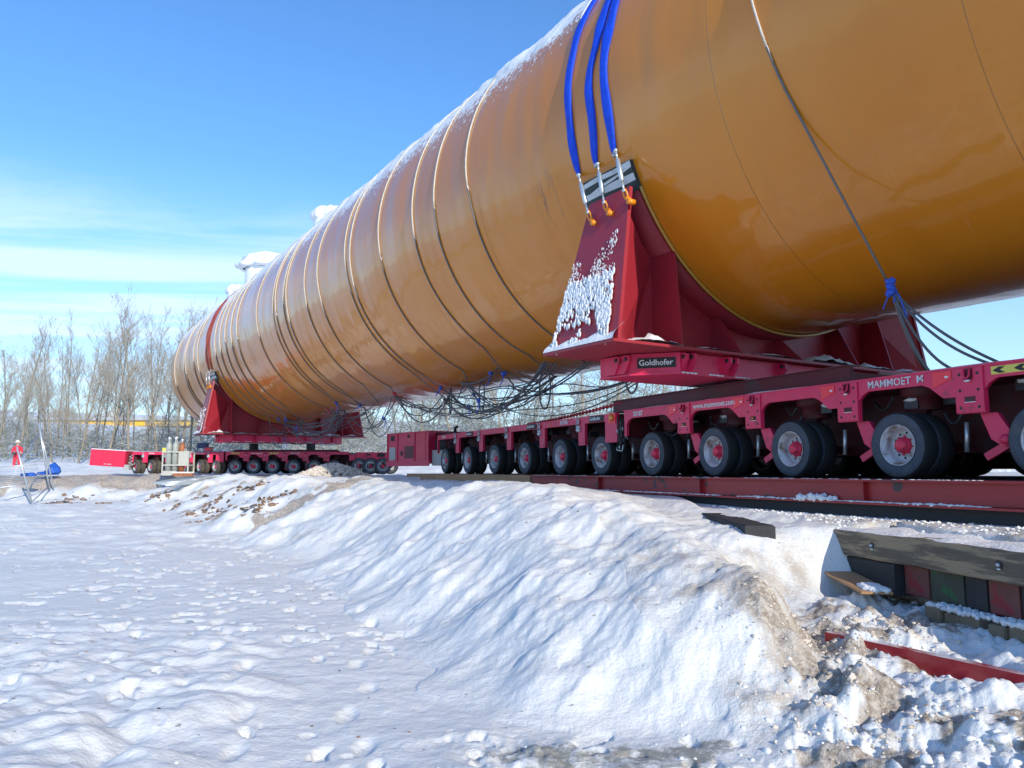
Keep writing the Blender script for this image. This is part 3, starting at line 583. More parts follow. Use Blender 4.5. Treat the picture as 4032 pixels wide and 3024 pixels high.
def wheels(rt, ys, steer=0.0, dirt=False, lift=0.0):
    for i, y in enumerate(ys):
        z = 0.385 + lift; st = steer + random.uniform(-0.05, 0.05)
        c, s = math.cos(st), math.sin(st)
        for (xo, mir, full) in ((0.0, False, True), (0.26, False, False)): wheel(rt, 0.30 + (xo - 0.30) * c, y + (xo - 0.30) * s, z, mir, st, dirt, full)
        for (xo, mir, full) in ((0.0, True, True), (-0.26, True, False)): wheel(rt, 2.60 + (xo + 0.30) * c, y + (xo + 0.30) * s, z, mir, st, dirt, full)
def underbody(rt, y0, y1, ys):
    mb = MB(); mb.box(0.06, 2.84, y0 + 0.02, y1 - 0.02, 1.06, 1.15); mb.box(0.95, 1.95, y0 + 0.02, y1 - 0.02, 0.30, 1.06); mb.build("deck", M['red_dark'], rt)  # deck plate, plus a centre spine deepened to block light underneath
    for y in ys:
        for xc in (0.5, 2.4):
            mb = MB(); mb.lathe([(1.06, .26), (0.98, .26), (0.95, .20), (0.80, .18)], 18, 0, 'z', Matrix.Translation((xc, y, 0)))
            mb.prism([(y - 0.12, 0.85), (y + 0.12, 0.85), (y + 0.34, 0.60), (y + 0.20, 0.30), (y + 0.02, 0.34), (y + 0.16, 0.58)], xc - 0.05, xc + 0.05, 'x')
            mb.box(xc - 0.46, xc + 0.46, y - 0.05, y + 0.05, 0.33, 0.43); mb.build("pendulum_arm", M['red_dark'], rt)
def clutter(rt, ys, n=5, snowy=True):
    mb = MB(); sn = MB()
    for y in ys:
        for k in range(n):
            y0 = y + random.uniform(-0.7, 0.5); z0 = random.uniform(0.72, 1.0); P = []
            a = np.array((random.uniform(0.15, 0.8), y0, z0)); b = a + (random.uniform(-0.1, 0.3), random.uniform(0.2, 0.6), random.uniform(-0.2, 0.1))
            for q in np.linspace(0, 1, 9): P.append(a + (b - a) * q + np.array((0, 0, -0.13 * math.sin(PI * q))))
            mb.tube(P, random.uniform(0.009, 0.02), 6)
        for k in range(2):
            c = (random.uniform(0.3, 0.6), y + random.uniform(-0.6, 0.3), random.uniform(0.80, 0.95))
            mb.box(c[0], c[0] + 0.2, c[1], c[1] + 0.18, c[2], c[2] + 0.10)
            if snowy: sn.ball((c[0] + 0.08, c[1] + 0.09, c[2] + 0.10), (0.12, 0.11, 0.035), 0, 0.35, 2)
        st = MB(); st.cyl((0.34, y - 0.62, 0.62), (0.34, y - 0.60, 0.30), 0.025, 8); st.build("piston_rod", M['steel'], rt)
    mb.build("hydraulic_hoses", M['hose'], rt)["kind"] = "stuff";
    if snowy: sn.build("snow_patches", M['snowpure'], rt)["kind"] = "stuff"
def moduleA(Fm, label, posts, yfar, ynear, ys, texts, scale=1.0, markers=True, steer=0.0, snowtop=True, group="carrier modules", chevrons=()):
    """side plate with arches, wide drilled posts"""
    rt = empty("heavy_transporter_module", Fm, scale); tag(rt, label, "transporter", group)
    pts = [(yfar, ZT), (yfar, 0.72), (yfar - 0.08, 0.72), (yfar - 0.08, 0.93), (yfar - 0.15, 1.0), (yfar - 0.24, 1.035)]
    for p in posts: pts += [(p + 0.56, 1.035), (p + 0.47, 1.0), (p + 0.31, 0.87), (p + 0.16, 0.87), (p + 0.16, 0.69), (p - 0.16, 0.69), (p - 0.16, 0.93), (p - 0.21, 0.99), (p - 0.30, 1.035)]
    pts += [(ynear + 0.3, 1.035), (ynear, 1.035), (ynear, ZT)]
    mb = MB(); mb.prism(pts, 2.85, 2.90, 'x'); mb.build("side_frame", M['red'], rt); mb = MB(); mb.prism(pts, 0.0, 0.05, 'x')
    mb.box(-0.012, 0.062, ynear, yfar, ZT - 0.002, ZT + 0.018)
    mb.build("side_frame", M['red'], rt)
    for p in posts:
        mb = MB(); mb.box(-0.018, 0.0, p - 0.155, p + 0.155, 0.70, ZT - 0.005)
        for yy in (-0.10, 0.10):
            for z in (0.75, 0.93, 1.10):
                mb.add([(-0.0195, p + yy + 0.017 * math.cos(b), z + 0.017 * math.sin(b)) for b in np.linspace(0, 2 * PI, 13)[:-1]], [tuple(range(12))], 1)  # dark discs give the holes their shaded depth
        mb.box(-0.0195, -0.018, p - 0.065, p + 0.055, 0.805, 0.865, 2); mb.box(-0.026, -0.018, p - 0.065, p + 0.055, 0.802, 0.808, 3)
        mb.build("post_plate", [M['red'], M['black'], M['red_dark'], M['snowpure']], rt)
        mb = MB(); mb.box(-0.03, -0.017, p - 0.045, p + 0.045, 1.04, 1.155, 1); mb.tube([(-0.035, p - 0.03, 1.15), (-0.05, p - 0.03, 1.08), (-0.06, p, 1.04), (-0.05, p + 0.03, 1.08), (-0.035, p + 0.03, 1.15)], 0.011, 8); mb.ball((-0.045, p, 1.025), (0.02, 0.035, 0.014), 2, 0.4)
        mb.build("lashing_ring", [M['red'], M['red_dark'], M['snowpure']], rt)
        if markers:
            mb = MB(); mb.prism([(p + 0.20, ZT - 0.01), (p + 0.20, 1.07), (p + 0.42, 0.99), (p + 0.42, ZT - 0.01)], -0.008, 0.0, 'x'); mb.box(-0.0095, -0.008, p + 0.235, p + 0.275, 1.085, 1.105, 1); mb.build("red_marker", [M['signal'], M['white']], rt)
        # knee arm with pin below the post
        mb = MB(); mb.prism([(p - 0.02, 0.69), (p - 0.20, 0.69), (p - 0.36, 0.44), (p - 0.33, 0.36), (p - 0.24, 0.34), (p - 0.12, 0.42)], 0.10, 0.16, 'x'); mb.prism([(p - 0.33, 0.42), (p - 0.26, 0.33), (p - 0.02, 0.20), (p + 0.02, 0.27), (p - 0.15, 0.36)], 0.17, 0.22, 'x')
        mb.lathe([(0.075, .002), (0.075, .05), (0.10, .055)], 14, 0, 'x', Matrix.Translation((0, p - 0.27, 0.41))); mb.build("knee_arm", M['red'], rt)
    underbody(rt, ynear, yfar, ys); clutter(rt, ys)
    if snowtop:
        mb = MB(); gy = np.arange(ynear, yfar, 0.12); V = []
        for y in gy:
            for j, x in enumerate((0.0, 0.05, 0.12, 0.22, 0.3)): V.append((x, y, ZT + 0.018 + max(0.0, 0.035 * fbm(np.array([y * 2.3]), np.array([x * 6]), 3)[0] + 0.008) * (0 if j in (0, 4) else 1)))
        mb.add(V, [(i * 5 + j, (i + 1) * 5 + j, (i + 1) * 5 + j + 1, i * 5 + j + 1) for i in range(len(gy) - 1) for j in range(4)], 0, True); mb.build("snow_on_top", M['snowpure'], rt)
    wheels(rt, ys, steer)
    for (s, y, z, size, m) in texts: text(s, size, rt, (-0.006, y, z), m)
    for (y0, y1, z0, z1) in chevrons:
        mb = MB(); mb.box(-0.008, 0.0, y1, y0, z0, z1)
        k = 3; w = (y0 - y1) / k; zm = (z0 + z1) / 2
        for i in range(k):
            a = y0 - 0.015 - i * w; mb.add([(-0.0095, a, zm), (-0.0095, a - w * 0.3, z1 - 0.008), (-0.0095, a - w * 0.62, z1 - 0.008), (-0.0095, a - w * 0.36, zm), (-0.0095, a - w * 0.62, z0 + 0.008), (-0.0095, a - w * 0.3, z0 + 0.008)], [(0, 1, 2, 3), (0, 3, 4, 5)], 1)
        mb.build("chevron_sign", [M['yellow'], M['black']], rt)
    return rt
ys = [11.18, 9.52, 7.92, 6.26, 4.62, 2.95, 1.3]
mA = moduleA(FT, "red wheeled carrier module under the near saddle, with arched side frame and white web address", [10.22, 8.60, 6.92, 5.34, 3.7, 2.05], 12.02, 0.2, ys,
    [("30187", 11.72, 1.10, 0.125, M['white']), ("www.mammoet.com", 9.98, 1.105, 0.118, M['white']), ("MAMMOET  M", 6.62, 1.105, 0.12, M['worn'])], chevrons=((5.10, 4.45, 1.065, 1.145),))
for p in (8.60, 10.22):
    mb = MB(); mb.ball((-0.03, p, 0.835), (0.012, 0.022, 0.018)); mb.build("side_lamp", M['amber'], mA)

def moduleB(Fm, label, posts, yfar, ynear, ys, texts, scale=1.0, steer=0.0, dirt=False, group="carrier modules", bright=False, lettered=()):
    """slim rail with hanging posts"""
    rt = empty("heavy_transporter_module", Fm, scale); tag(rt, label, "transporter", group)
    pts = [(yfar, ZT), (yfar, 0.62), (yfar - 0.06, 0.62), (yfar - 0.06, 1.03)]
    for p in posts: pts += [(p + 0.13, 1.03), (p + 0.13, 0.60), (p - 0.13, 0.60), (p - 0.13, 1.03)]
    pts += [(ynear + 0.42, 1.03), (ynear + 0.42, 0.62), (ynear, 0.62), (ynear, ZT)]
    mb = MB(); mb.prism(pts, 0.0, 0.06, 'x'); mb.build("side_frame", M['red'], rt); mb = MB(); mb.prism(pts, 2.84, 2.90, 'x'); mb.build("side_frame", M['red'], rt)
    for p in posts:
        mb = MB()
        for k in range(5):
            a = PI * k * 0.5; c = (-0.03, p + 0.10 + 0.015 * (-1) ** k, 1.13 - 0.055 * k); P = [(c[0] + 0.028 * math.cos(b) * math.cos(a), c[1] + 0.028 * math.cos(b) * math.sin(a), c[2] + 0.04 * math.sin(b)) for b in np.linspace(0, 2 * PI, 10)]
            mb.tube(P, 0.012, 5, cap=False)
        mb.box(-0.03, 0, p + 0.04, p + 0.17, 0.88, 1.00); mb.build("coupling_chain", M['steel'], rt)
        mb = MB()
        for yy in (-0.07, 0.07): mb.add([(-0.0015, p + yy + 0.016 * math.cos(b), 0.66 + 0.016 * math.sin(b)) for b in np.linspace(0, 2 * PI, 11)[:-1]], [tuple(range(10))], 0)
        mb.build("bolt_holes", M['black'], rt)  # flat dark discs painted as the shade inside the holes
    underbody(rt, ynear, yfar, ys); clutter(rt, ys, 3, bright); wheels(rt, ys, steer, dirt)
    for (s, y, z, size, m, plate) in texts:
        if plate: mb = MB(); mb.box(-0.006, 0.0, y - size * len(s) * 0.60, y + size * 0.25, z - size * 0.62, z + size * 0.62); mb.build("name_plate", M['black'], rt)
        text(s, size, rt, (-0.009, y, z), m)
    return rt
pB = [20.95, 19.1, 17.25, 15.42, 13.62]
mB = moduleB(FT, "red six-axle carrier module with slim side rail, between the power pack and the near saddle", pB, 22.75, 12.28, [22.05, 20.14, 18.22, 16.38, 14.58, 12.88],
    [("302966", 22.3, 1.10, 0.11, M['white'], 0), ("Goldhofer", 20.2, 1.10, 0.095, M['white'], 1), ("Goldhofer", 16.2, 1.10, 0.095, M['white'], 1), ("302966", 14.55, 1.10, 0.12, M['white'], 0), ("Goldhofer", 13.28, 1.10, 0.10, M['white'], 1)])
for y in (16.9, 15.0):
    mb = MB(); mb.ball((-0.008, y, 1.10), (0.015, 0.03, 0.03)); mb.build("side_lamp", M['amber'], mB)
mb = MB(); mb.ball((-0.03, 12.42, 1.08), (0.05, 0.085, 0.075)); mb.box(-0.02, 0.0, 12.3, 12.56, 0.98, 1.165, 1); mb.build("beacon", [M['amber'], M['signal']], mB)
for (y0, y1, yy, lab) in ((0.2, 12.02, ys, "far-side row of dark wheels and frame behind the near carrier module"), (12.28, 22.75, [22.05, 20.14, 18.22, 16.38, 14.58, 12.88], "far-side row of dark wheels and frame behind the six-axle module")):
    rt = empty("heavy_transporter_module", FT @ Matrix.Translation((3.15, 0, 0))); tag(rt, lab, "transporter", "carrier modules in the far row")  # plain second row, added so the gaps under the near carriers read dark
    for xx in (0.0, 2.85): mb = MB(); mb.box(xx, xx + 0.05, y0, y1, 0.98, ZT - 0.01); mb.build("side_frame", M['red'], rt)
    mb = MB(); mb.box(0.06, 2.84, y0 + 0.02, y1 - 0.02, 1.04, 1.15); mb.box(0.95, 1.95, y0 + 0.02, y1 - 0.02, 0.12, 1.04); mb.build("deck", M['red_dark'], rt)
    for y in yy:
        for xo, mir in ((0.0, False), (0.26, False), (2.9, True)): wheel(rt, xo, y, 0.385, mir, 0.0, False, False)
# coupling between the two modules: valves, chains and hoses
cp = empty("hose_coupling", FT); tag(cp, "tangle of hydraulic valves and hoses joining the two near carrier modules", "coupling")
mb = MB(); mb.box(0.15, 1.6, 12.03, 12.27, 0.7, 1.08); mb.build("drawbar", M['red_dark'], cp)
mb = MB()
for k in range(26):
    a = np.array((random.uniform(-0.02, 0.15), 12.05 + random.random() * 0.2, random.uniform(0.85, 1.12))); b = np.array((random.uniform(-0.03, 0.12), 12.04 + random.random() * 0.24, random.uniform(0.45, 0.8)))
    mb.tube([a + (b - a) * q + np.array((-0.04, 0.05 * math.sin(k), 0)) * math.sin(PI * q) for q in np.linspace(0, 1, 8)], random.uniform(0.008, 0.016), 5)
mb.build("hoses", M['hose'], cp)
mb = MB()
for k in range(14):
    c = (random.uniform(-0.04, 0.1), 12.05 + random.random() * 0.2, random.uniform(0.5, 1.1)); mb.cyl(c, (c[0], c[1], c[2] - 0.07), 0.016, 6)
mb.tube([(-0.03, 12.24, 0.52), (-0.03, 12.24, 0.47), (-0.03, 12.05, 0.45), (-0.03, 12.02, 0.56)], 0.012, 6); mb.build("fittings", M['steel'], cp)
# lashing chain along the top of the six-axle module
def chain(p0, p1, sag, lk, r, m, label, name="lashing_chain"):
    mb = MB(); L_ = np.linalg.norm(np.array(p1) - np.array(p0)); n = int(L_ / (lk * 0.72)); p0 = np.array(p0); p1 = np.array(p1); d = (p1 - p0) / L_
    for i in range(n):
        q = (i + 0.5) / n; c = p0 + (p1 - p0) * q + np.array((0, 0, -sag * 4 * q * (1 - q))); s = np.array((0, 0, 1.0)) if i % 2 else np.cross(d, (0, 0, 1.0))
        mb.tube([c + d * lk / 2 * math.cos(a) + s * lk * 0.3 * math.sin(a) for a in np.linspace(0, 2 * PI, 9)], r, 4, cap=False)
    o = mb.build(name, m); return tag(o, label, "chain")
chain(NT((0.3, 16.9, 1.20)), NT((0.15, 12.35, 1.36)), 0.03, 0.10, 0.014, M['redcord'], "rust red lashing chain running along the top of the six-axle module")

# bolster, turntable and deck frame between near module and near saddle
bl = empty("turntable_bolster", FV); tag(bl, "red bolster with lugs and maker's plate, between the near saddle and its carrier", "bolster", "bolsters under the saddles")
def bolster_parts(bl, so, zp, plate):
    out = [(-2.95, 9.2), (-2.9, 8.55), (-2.45, 8.0), (2.45, 8.0), (2.9, 8.55), (2.95, 9.2)]; out = [(a, b + so) for a, b in out]
    mb = MB(); mb.prism(out, zp - 0.34, zp - 0.05, 'z'); mb.prism([(a * 1.012, b - 0.02) for a, b in out], zp - 0.37, zp - 0.345, 'z'); mb.build("box_beam", M['red'], bl)
    for (la, s_) in ((-2.93, 8.66), (-2.96, 8.85), (-2.40, 8.02), (-2.28, 7.97), (-1.55, 7.97), (-1.40, 7.97), (-0.3, 7.97), (0.9, 7.97), (2.2, 7.97)):
        mb = MB(); z1 = zp - 0.06
        mb.prism([(s_ + so - 0.13, z1 - 0.10), (s_ + so - 0.13, z1 - 0.02), (s_ + so - 0.08, z1 + 0.0), (s_ + so + 0.2, z1), (s_ + so + 0.2, z1 - 0.27), (s_ + so - 0.02, z1 - 0.27)], la - 0.022, la + 0.022, 'x')
        mb.lathe([(la - 0.03, 0.002), (la - 0.03, 0.032), (la + 0.03, 0.032), (la + 0.03, 0.002)], 12, 1, 'x', Matrix.Translation((0, s_ + so - 0.06, z1 - 0.06))); mb.build("lug", [M['red'], M['black']], bl)
    mb = MB(); 
    for i in range(60):
        la = -2.4 + 4.8 * i / 60
        if math.sin(i * 0.9) > -0.4: mb.ball((la, 7.985 + so, zp - 0.345), (0.05, 0.03, 0.014), 0, 0.4)
    mb.build("snow_on_ledge", M['snowpure'], bl)
    if plate:
        p0 = np.array((-2.9, 8.55, 0)); p1 = np.array((-2.45, 8.0, 0)); d = (p1 - p0) / np.linalg.norm(p1 - p0); nrm = np.array((-d[1] * -1, d[0] * -1, 0)); nrm = np.array((d[1], -d[0], 0)); c = p0 + (p1 - p0) * 0.13 + nrm * 0.004; z = zp - 0.19
        mb = MB(); a = c; b = c + d * 0.56; mb.quad([(*a[:2], z - 0.075), (*b[:2], z - 0.075), (*b[:2], z + 0.075), (*a[:2], z + 0.075)], nrm * 0.006)
        mb.build("name_plate", M['black'], bl); text("Goldhofer", 0.118, bl, tuple((a + d * 0.025 + nrm * 0.009)[:2]) + (z,), M['white'], cols=(tuple(d), (0, 0, 1), tuple(nrm)))
bolster_parts(bl, 0.0, 1.85, True)
tt = empty("deck_frame", FT); tag(tt, "dark red raised deck frame and round pedestal on top of the near carrier module", "deck frame", "raised deck frames")
mb = MB(); mb.box(0.14, 0.20, 7.0, 12.62, ZT + 0.02, 1.40); mb.box(2.5, 2.56, 7.0, 12.62, ZT + 0.02, 1.40); mb.box(0.20, 2.5, 7.0, 12.6, ZT + 0.02, 1.32); mb.box(0.10, 0.24, 7.0, 12.62, 1.40, 1.415)
mb.build("frame_beams", M['red_dark'], tt)
mb = MB(); mb.lathe([(1.32, .55), (1.36, .55), (1.36, .42), (1.50, .42)], 40, 0, 'z', Matrix.Translation((1.4, 10.0, 0))); mb.box(0.7, 2.1, 9.3, 10.7, 1.32, 1.36); mb.lathe([(1.32, .2), (1.50, .2)], 20, 0, 'z', Matrix.Translation((0.9, 8.3, 0))); mb.build("pedestal", M['black'], tt)

# power pack behind the six-axle module
def fbox(mb, T, *a, mi=0): mb.box(*a, mi=mi, T=T)
gT = frame(Vector((-2.62, 25.0, 0.0)), (0.80, 0.60, 0), (-0.60, 0.80, 0))
gp = empty("power_pack", gT); tag(gp, "red diesel power pack cabinet with grille, between the six-axle module and the rear carrier", "power pack")
mb = MB(); mb.box(0, 2.4, 0.15, 3.0, 0.34, 1.36); mb.build("cabinet", M['red'], gp)
mb = MB(); mb.box(-0.03, 0.0, 0.10, 3.02, 0.24, 0.40); mb.box(-0.03, 2.4, 0.10, 3.02, 1.36, 1.39)
for y in (0.15, 1.05, 2.25, 2.98): mb.box(-0.028, 0.0, y - 0.02, y + 0.02, 0.40, 1.36)
mb.box(-0.027, 0.0, 0.15, 2.98, 1.02, 1.05); mb.build("frame_strips", M['red'], gp)
mb = MB(); mb.box(-0.012, 0, 1.12, 1.75, 0.50, 0.92); mb.build("grille", mat('perforated_grille', (0.16, 0.04, 0.05), 0.6, 0, 0.4, 60), gp)
mb = MB(); mb.box(-0.015, 0, 2.40, 2.82, 0.45, 0.90); mb.build("control_panel", M['grey'], gp)
mb = MB(); mb.lathe([(-0.012, .002), (-0.012, .09)], 16, 0, 'x', Matrix.Translation((0, 1.95, 0.68))); mb.build("round_opening", M['black'], gp)
for b_ in ((1.4, 1.55, 1.20, 1.30), (2.5, 2.75, 1.12, 1.3)): mb = MB(); mb.box(-0.012, 0, *b_); mb.build("opening", M['black'], gp)
mb = MB(); mb.box(-0.012, 0, 0.35, 0.95, 0.45, 0.98); mb.box(-0.012, 0, 0.35, 0.95, 1.08, 1.33); mb.build("side_doors", M['hub'], gp)
mb = MB(); mb.box(0.1, 0.8, -0.55, 0.10, 0.25, 0.75); mb.build("grey_tank", M['grey'], gp)
mb = MB(); mb.box(0.25, 2.0, -0.75, 0.1, 0.75, 1.32); mb.build("hose_bay", M['red_dark'], gp)
mb = MB()
for k in range(10): mb.tube([(0.2, -0.1 - 0.06 * k, 1.25), (0.08, -0.15 - 0.06 * k, 1.0), (0.12, -0.2 - 0.05 * k, 0.6), (0.3, -0.4, 0.35)], 0.015, 5)
mb.tube([(0.6, -0.5, 1.32), (0.6, -0.5, 1.47), (0.6, -0.62, 1.5)], 0.05, 8); mb.build("hoses", M['hose'], gp)

# ------------------------------------------------------------------ rear carrier
def XR(px, dep=36.0): return (1106 - px) / 1662 * dep      # along the rear frame (its y axis points left)
SR = 0.86
yr = lambda px: XR(px) / SR
rearp = [534.6, 575.8, 617, 662, 707]
mC = moduleA(FR, "shaded carrier module with arched frame under the far saddle, below the vessel", [yr(p) for p in rearp], yr(490), yr(755), [yr(p) for p in (510, 550, 592, 636, 681, 724)],
    [("www.mammoet.com", yr(545), 1.10, 0.10, M['white']), ("MAMMOET", yr(630), 1.10, 0.10, M['white'])], SR, markers=False, steer=0.0, snowtop=False, chevrons=((yr(501), yr(520), 1.07, 1.14), (yr(582), yr(603), 1.07, 1.14)))
mD = moduleB(FR, "sunlit muddy-tyred carrier module at the left end, behind the gas bottle rack", [yr(p) for p in (317, 365, 418, 457)], yr(290), yr(486), [yr(p) for p in (302, 335, 372, 408, 440, 474)],
    [("302966", yr(325), 1.10, 0.10, M['white'], 0), ("MAMMOET", yr(424), 1.10, 0.10, M['white'], 0)], SR, steer=-0.75, dirt=True, bright=True)
mb = MB(); gy = np.linspace(yr(484), yr(292), 50); V = []
for y in gy:
    for j, x in enumerate((-0.02, 0.1, 0.4, 1.0, 2.0, 2.8)): V.append((x, y, ZT + 0.012 + (0.03 + 0.04 * fbm(np.array([y * 2.0]), np.array([x * 2]), 3)[0]) * (0.3 if j in (0, 5) else 1)))
mb.add(V, [(i * 6 + j, i * 6 + j + 1, (i + 1) * 6 + j + 1, (i + 1) * 6 + j) for i in range(49) for j in range(5)], 0, True); mb.build("snow_on_top", M['snowpure'], mD)
# unit that closes the train at the left: long tilted red cabinet
bT = FR @ Matrix.Translation((0.0, XR(272), 0.0)) @ Matrix.Rotation(math.radians(3.5), 4, 'X')
pk = empty("tail_power_pack", bT); tag(pk, "long bright red closed cabinet overhanging at the far left end of the transporter", "power pack")
mb = MB(); mb.box(0, 2.3, 0.0, 1.62, 0.34, 1.02); mb.build("cabinet", M['signal'] if False else M['hub'], pk)
mb = MB(); mb.box(-0.02, 2.32, -0.02, 1.64, 1.02, 1.05); mb.box(-0.02, 0.0, 0.0, 1.62, 0.30, 0.36)
for y in (0.02, 0.55, 1.1, 1.6): mb.box(-0.015, 0, y - 0.012, y + 0.012, 0.36, 1.02)
mb.build("trim", M['red'], pk)
mb = MB(); mb.box(-0.018, 0, 0.6, 0.8, 0.38, 0.42); mb.box(-0.018, 0, 0.85, 0.95, 0.38, 0.42); mb.build("vents", M['grey'], pk)
mb = MB(); mb.box(0.0, 2.3, 0.0, 1.62, 1.052, 1.085); mb.build("snow_on_top", M['snowpure'], pk)
nk = empty("valve_bay", FR); tag(nk, "open bay of grey tank and valves between the left red cabinet and the muddy wheels", "valve bay")
mb = MB(); mb.box(0.2, 2.0, XR(295), XR(272), 0.3, 0.95); mb.build("bay_box", M['red_dark'], nk)
mb = MB(); mb.box(0.0, 0.5, XR(283), XR(273), 0.18, 0.42); mb.build("grey_tank", M['grey'], nk)
mb = MB()
for k in range(14): mb.cyl((0.1 + 0.02 * k, XR(284 - k % 5 * 2), 0.35 + 0.045 * k), (0.12, XR(290 - k % 4 * 3), 0.45 + 0.03 * k), 0.02, 6)
mb.build("valves", M['grey'], nk)
# drawbar unit between rear carrier and power pack
db = empty("drawbar_unit", FR); tag(db, "shaded red drawbar box with hoses, between the rear carrier and the power pack", "drawbar")
mb = MB(); mb.box(0.1, 2.2, XR(842), XR(768), 0.52, 1.0); mb.box(0.1, 0.5, XR(769), XR(755), 0.62, 0.9); mb.build("box_beam", M['red'], db)
mb = MB(); mb.box(0.095, 0.1, XR(832), XR(815), 0.78, 0.95); mb.box(0.093, 0.1, XR(802), XR(790), 0.86, 0.93); mb.build("openings", M['black'], db)
mb = MB()
for k in range(30):
    a = np.array((random.uniform(0, 0.3), XR(random.uniform(765, 840)), random.uniform(0.35, 0.6))); b = a + (0, random.uniform(-0.5, 0.5), random.uniform(-0.25, 0.05))
    mb.tube([a + (b - a) * q + np.array((0, 0, -0.08)) * math.sin(PI * q) for q in np.linspace(0, 1, 6)], 0.018, 5)
mb.build("hoses", M['hose'], db)
mb = MB()
for k in range(16):
    mb.ball((random.uniform(0.0, 0.3), XR(random.uniform(780, 838)), random.uniform(0.48, 0.53)), (0.06, 0.10, 0.02), 0, 0.4)
mb.build("snow_patches", M['snowpure'], db)["kind"] = "stuff"
wheels(db, [XR(x) for x in (775, 800, 826)], 0.2, False, -0.03)
# bolster + deck frame at the rear
b2 = empty("turntable_bolster", FV); tag(b2, "long shaded red bolster beam under the far saddle", "bolster", "bolsters under the saddles")
bolster_parts(b2, 28.1, 1.74, False)
t2 = empty("deck_frame", FR); tag(t2, "low purple-shaded deck frame with two dark pedestals on the rear carrier", "deck frame", "raised deck frames")
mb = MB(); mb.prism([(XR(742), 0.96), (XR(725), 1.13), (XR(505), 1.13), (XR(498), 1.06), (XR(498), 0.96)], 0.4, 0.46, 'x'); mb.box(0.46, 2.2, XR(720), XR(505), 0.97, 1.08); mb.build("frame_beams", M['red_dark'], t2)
mb = MB()
for px in (536, 662): mb.lathe([(1.08, .21), (1.43, .21)], 20, 0, 'z', Matrix.Translation((0.9, XR(px), 0)))
mb.build("pedestals", M['black'], t2)
# things lying on the sunlit rear deck
def crate_on_deck(name, px0, px1, z0, z1, m, label, cat, dx=0.6):
    rt = empty(name, FR @ Matrix.Translation((dx, XR((px0 + px1) / 2), 0.0))); w = (XR(px0) - XR(px1)) / 2
    mb = MB(); mb.box(-0.2, 0.2, -w, w, z0, z1); mb.build("body", m, rt); mb = MB(); mb.box(-0.22, 0.22, -w - 0.02, w + 0.02, z1, z1 + 0.03); mb.build("lid", M['navy'], rt); tag(rt, label, cat)
crate_on_deck("toolbox", 420, 439, 1.20, 1.42, M['navy'], "dark blue lidded box on the sunlit rear deck, right of the gas bottles", "box")
crate_on_deck("red_cover_box", 440, 452, 1.05, 1.22, M['signal'], "small bright red box on the rear deck, right of the dark blue box", "box", 0.4)
ob = empty("pump_unit", FR @ Matrix.Translation((0.8, XR(358), 1.02))); tag(ob, "yellow and black pump lying on the snowy rear deck, left of the gas bottles", "pump")
mb = MB(); mb.box(-0.1, 0.1, 0.25, 0.42, 0.0, 0.20); mb.build("yellow_housing", M['yellow'], ob); mb = MB(); mb.lathe([(-0.25, .002), (-0.25, .10), (0.0, .12), (0.05, .13), (0.05, .002)], 14, 0, 'y', Matrix.Translation((0, 0.05, 0.13))); mb.cyl((0, -0.1, 0.12), (0, 0.3, 0.1), 0.05); mb.build("motor", M['black'], ob)

# ------------------------------------------------------------------ mats: steel beam, timbers
bm_ = empty("steel_mat_beam", FT); tag(bm_, "long scuffed red steel beam of the road mat, under the near carrier wheels", "mat beam")
mb = MB(); mb.box(-0.46, -0.44, -3, 15.0, -0.245, -0.022); mb.box(-0.55, -0.30, -3, 15.02, -0.022, 0.0); mb.box(-0.55, -0.30, -3, 15.02, -0.275, -0.25)
for y in np.arange(0.5, 15, 2.9): mb.box(-0.52, -0.46, y, y + 0.012, -0.25, -0.022)
mb.build("web_and_flanges", M['beam'], bm_)
mb = MB(); mb.box(-0.2, 6.8, -3, 14.98, -0.14, -0.001); mb.box(-0.43, 0.4, -3, 14.9, -0.75, -0.276); mb.build("mat_deck", M['timber_dark'], bm_)  # dark deck widened; lower box stands for the shadow gap under the beam
mb = MB(); gy = np.arange(-2.5, 15.0, 0.05)
for y in gy:
    v = fbm(np.array([y * 2.1]), np.array([3.3]), 4, 0.6)[0]
    if v > -0.22: mb.ball((-0.51 + random.uniform(-0.02, 0.05), y, -0.25), (0.045, 0.045, 0.010 + 0.02 * max(0, v)), 0, 0.4)
    if v > -0.1 and random.random() < 0.75: mb.ball((-0.49 + random.uniform(-0.04, 0.06), y, 0.0), (0.03, 0.04, 0.006), 0, 0.5)
for k in range(40): mb.ball((-0.52 + random.uniform(-0.03, 0.04), 6.95 + random.gauss(0, 0.16), -0.24 + abs(random.gauss(0, 0.02))), random.uniform(0.02, 0.05), 0, 0.5)
mb.build("snow_on_flange", M['snowpure'], bm_)
om = empty("timber_mat", FT); tag(om, "pale orange-brown timber mat under the six-axle module, left of the red beam", "timber mat")
mb = MB(); mb.box(-0.45, 6.8, 15.1, 24.5, -0.22, -0.004); mb.build("planks", M['orangewood'], om)
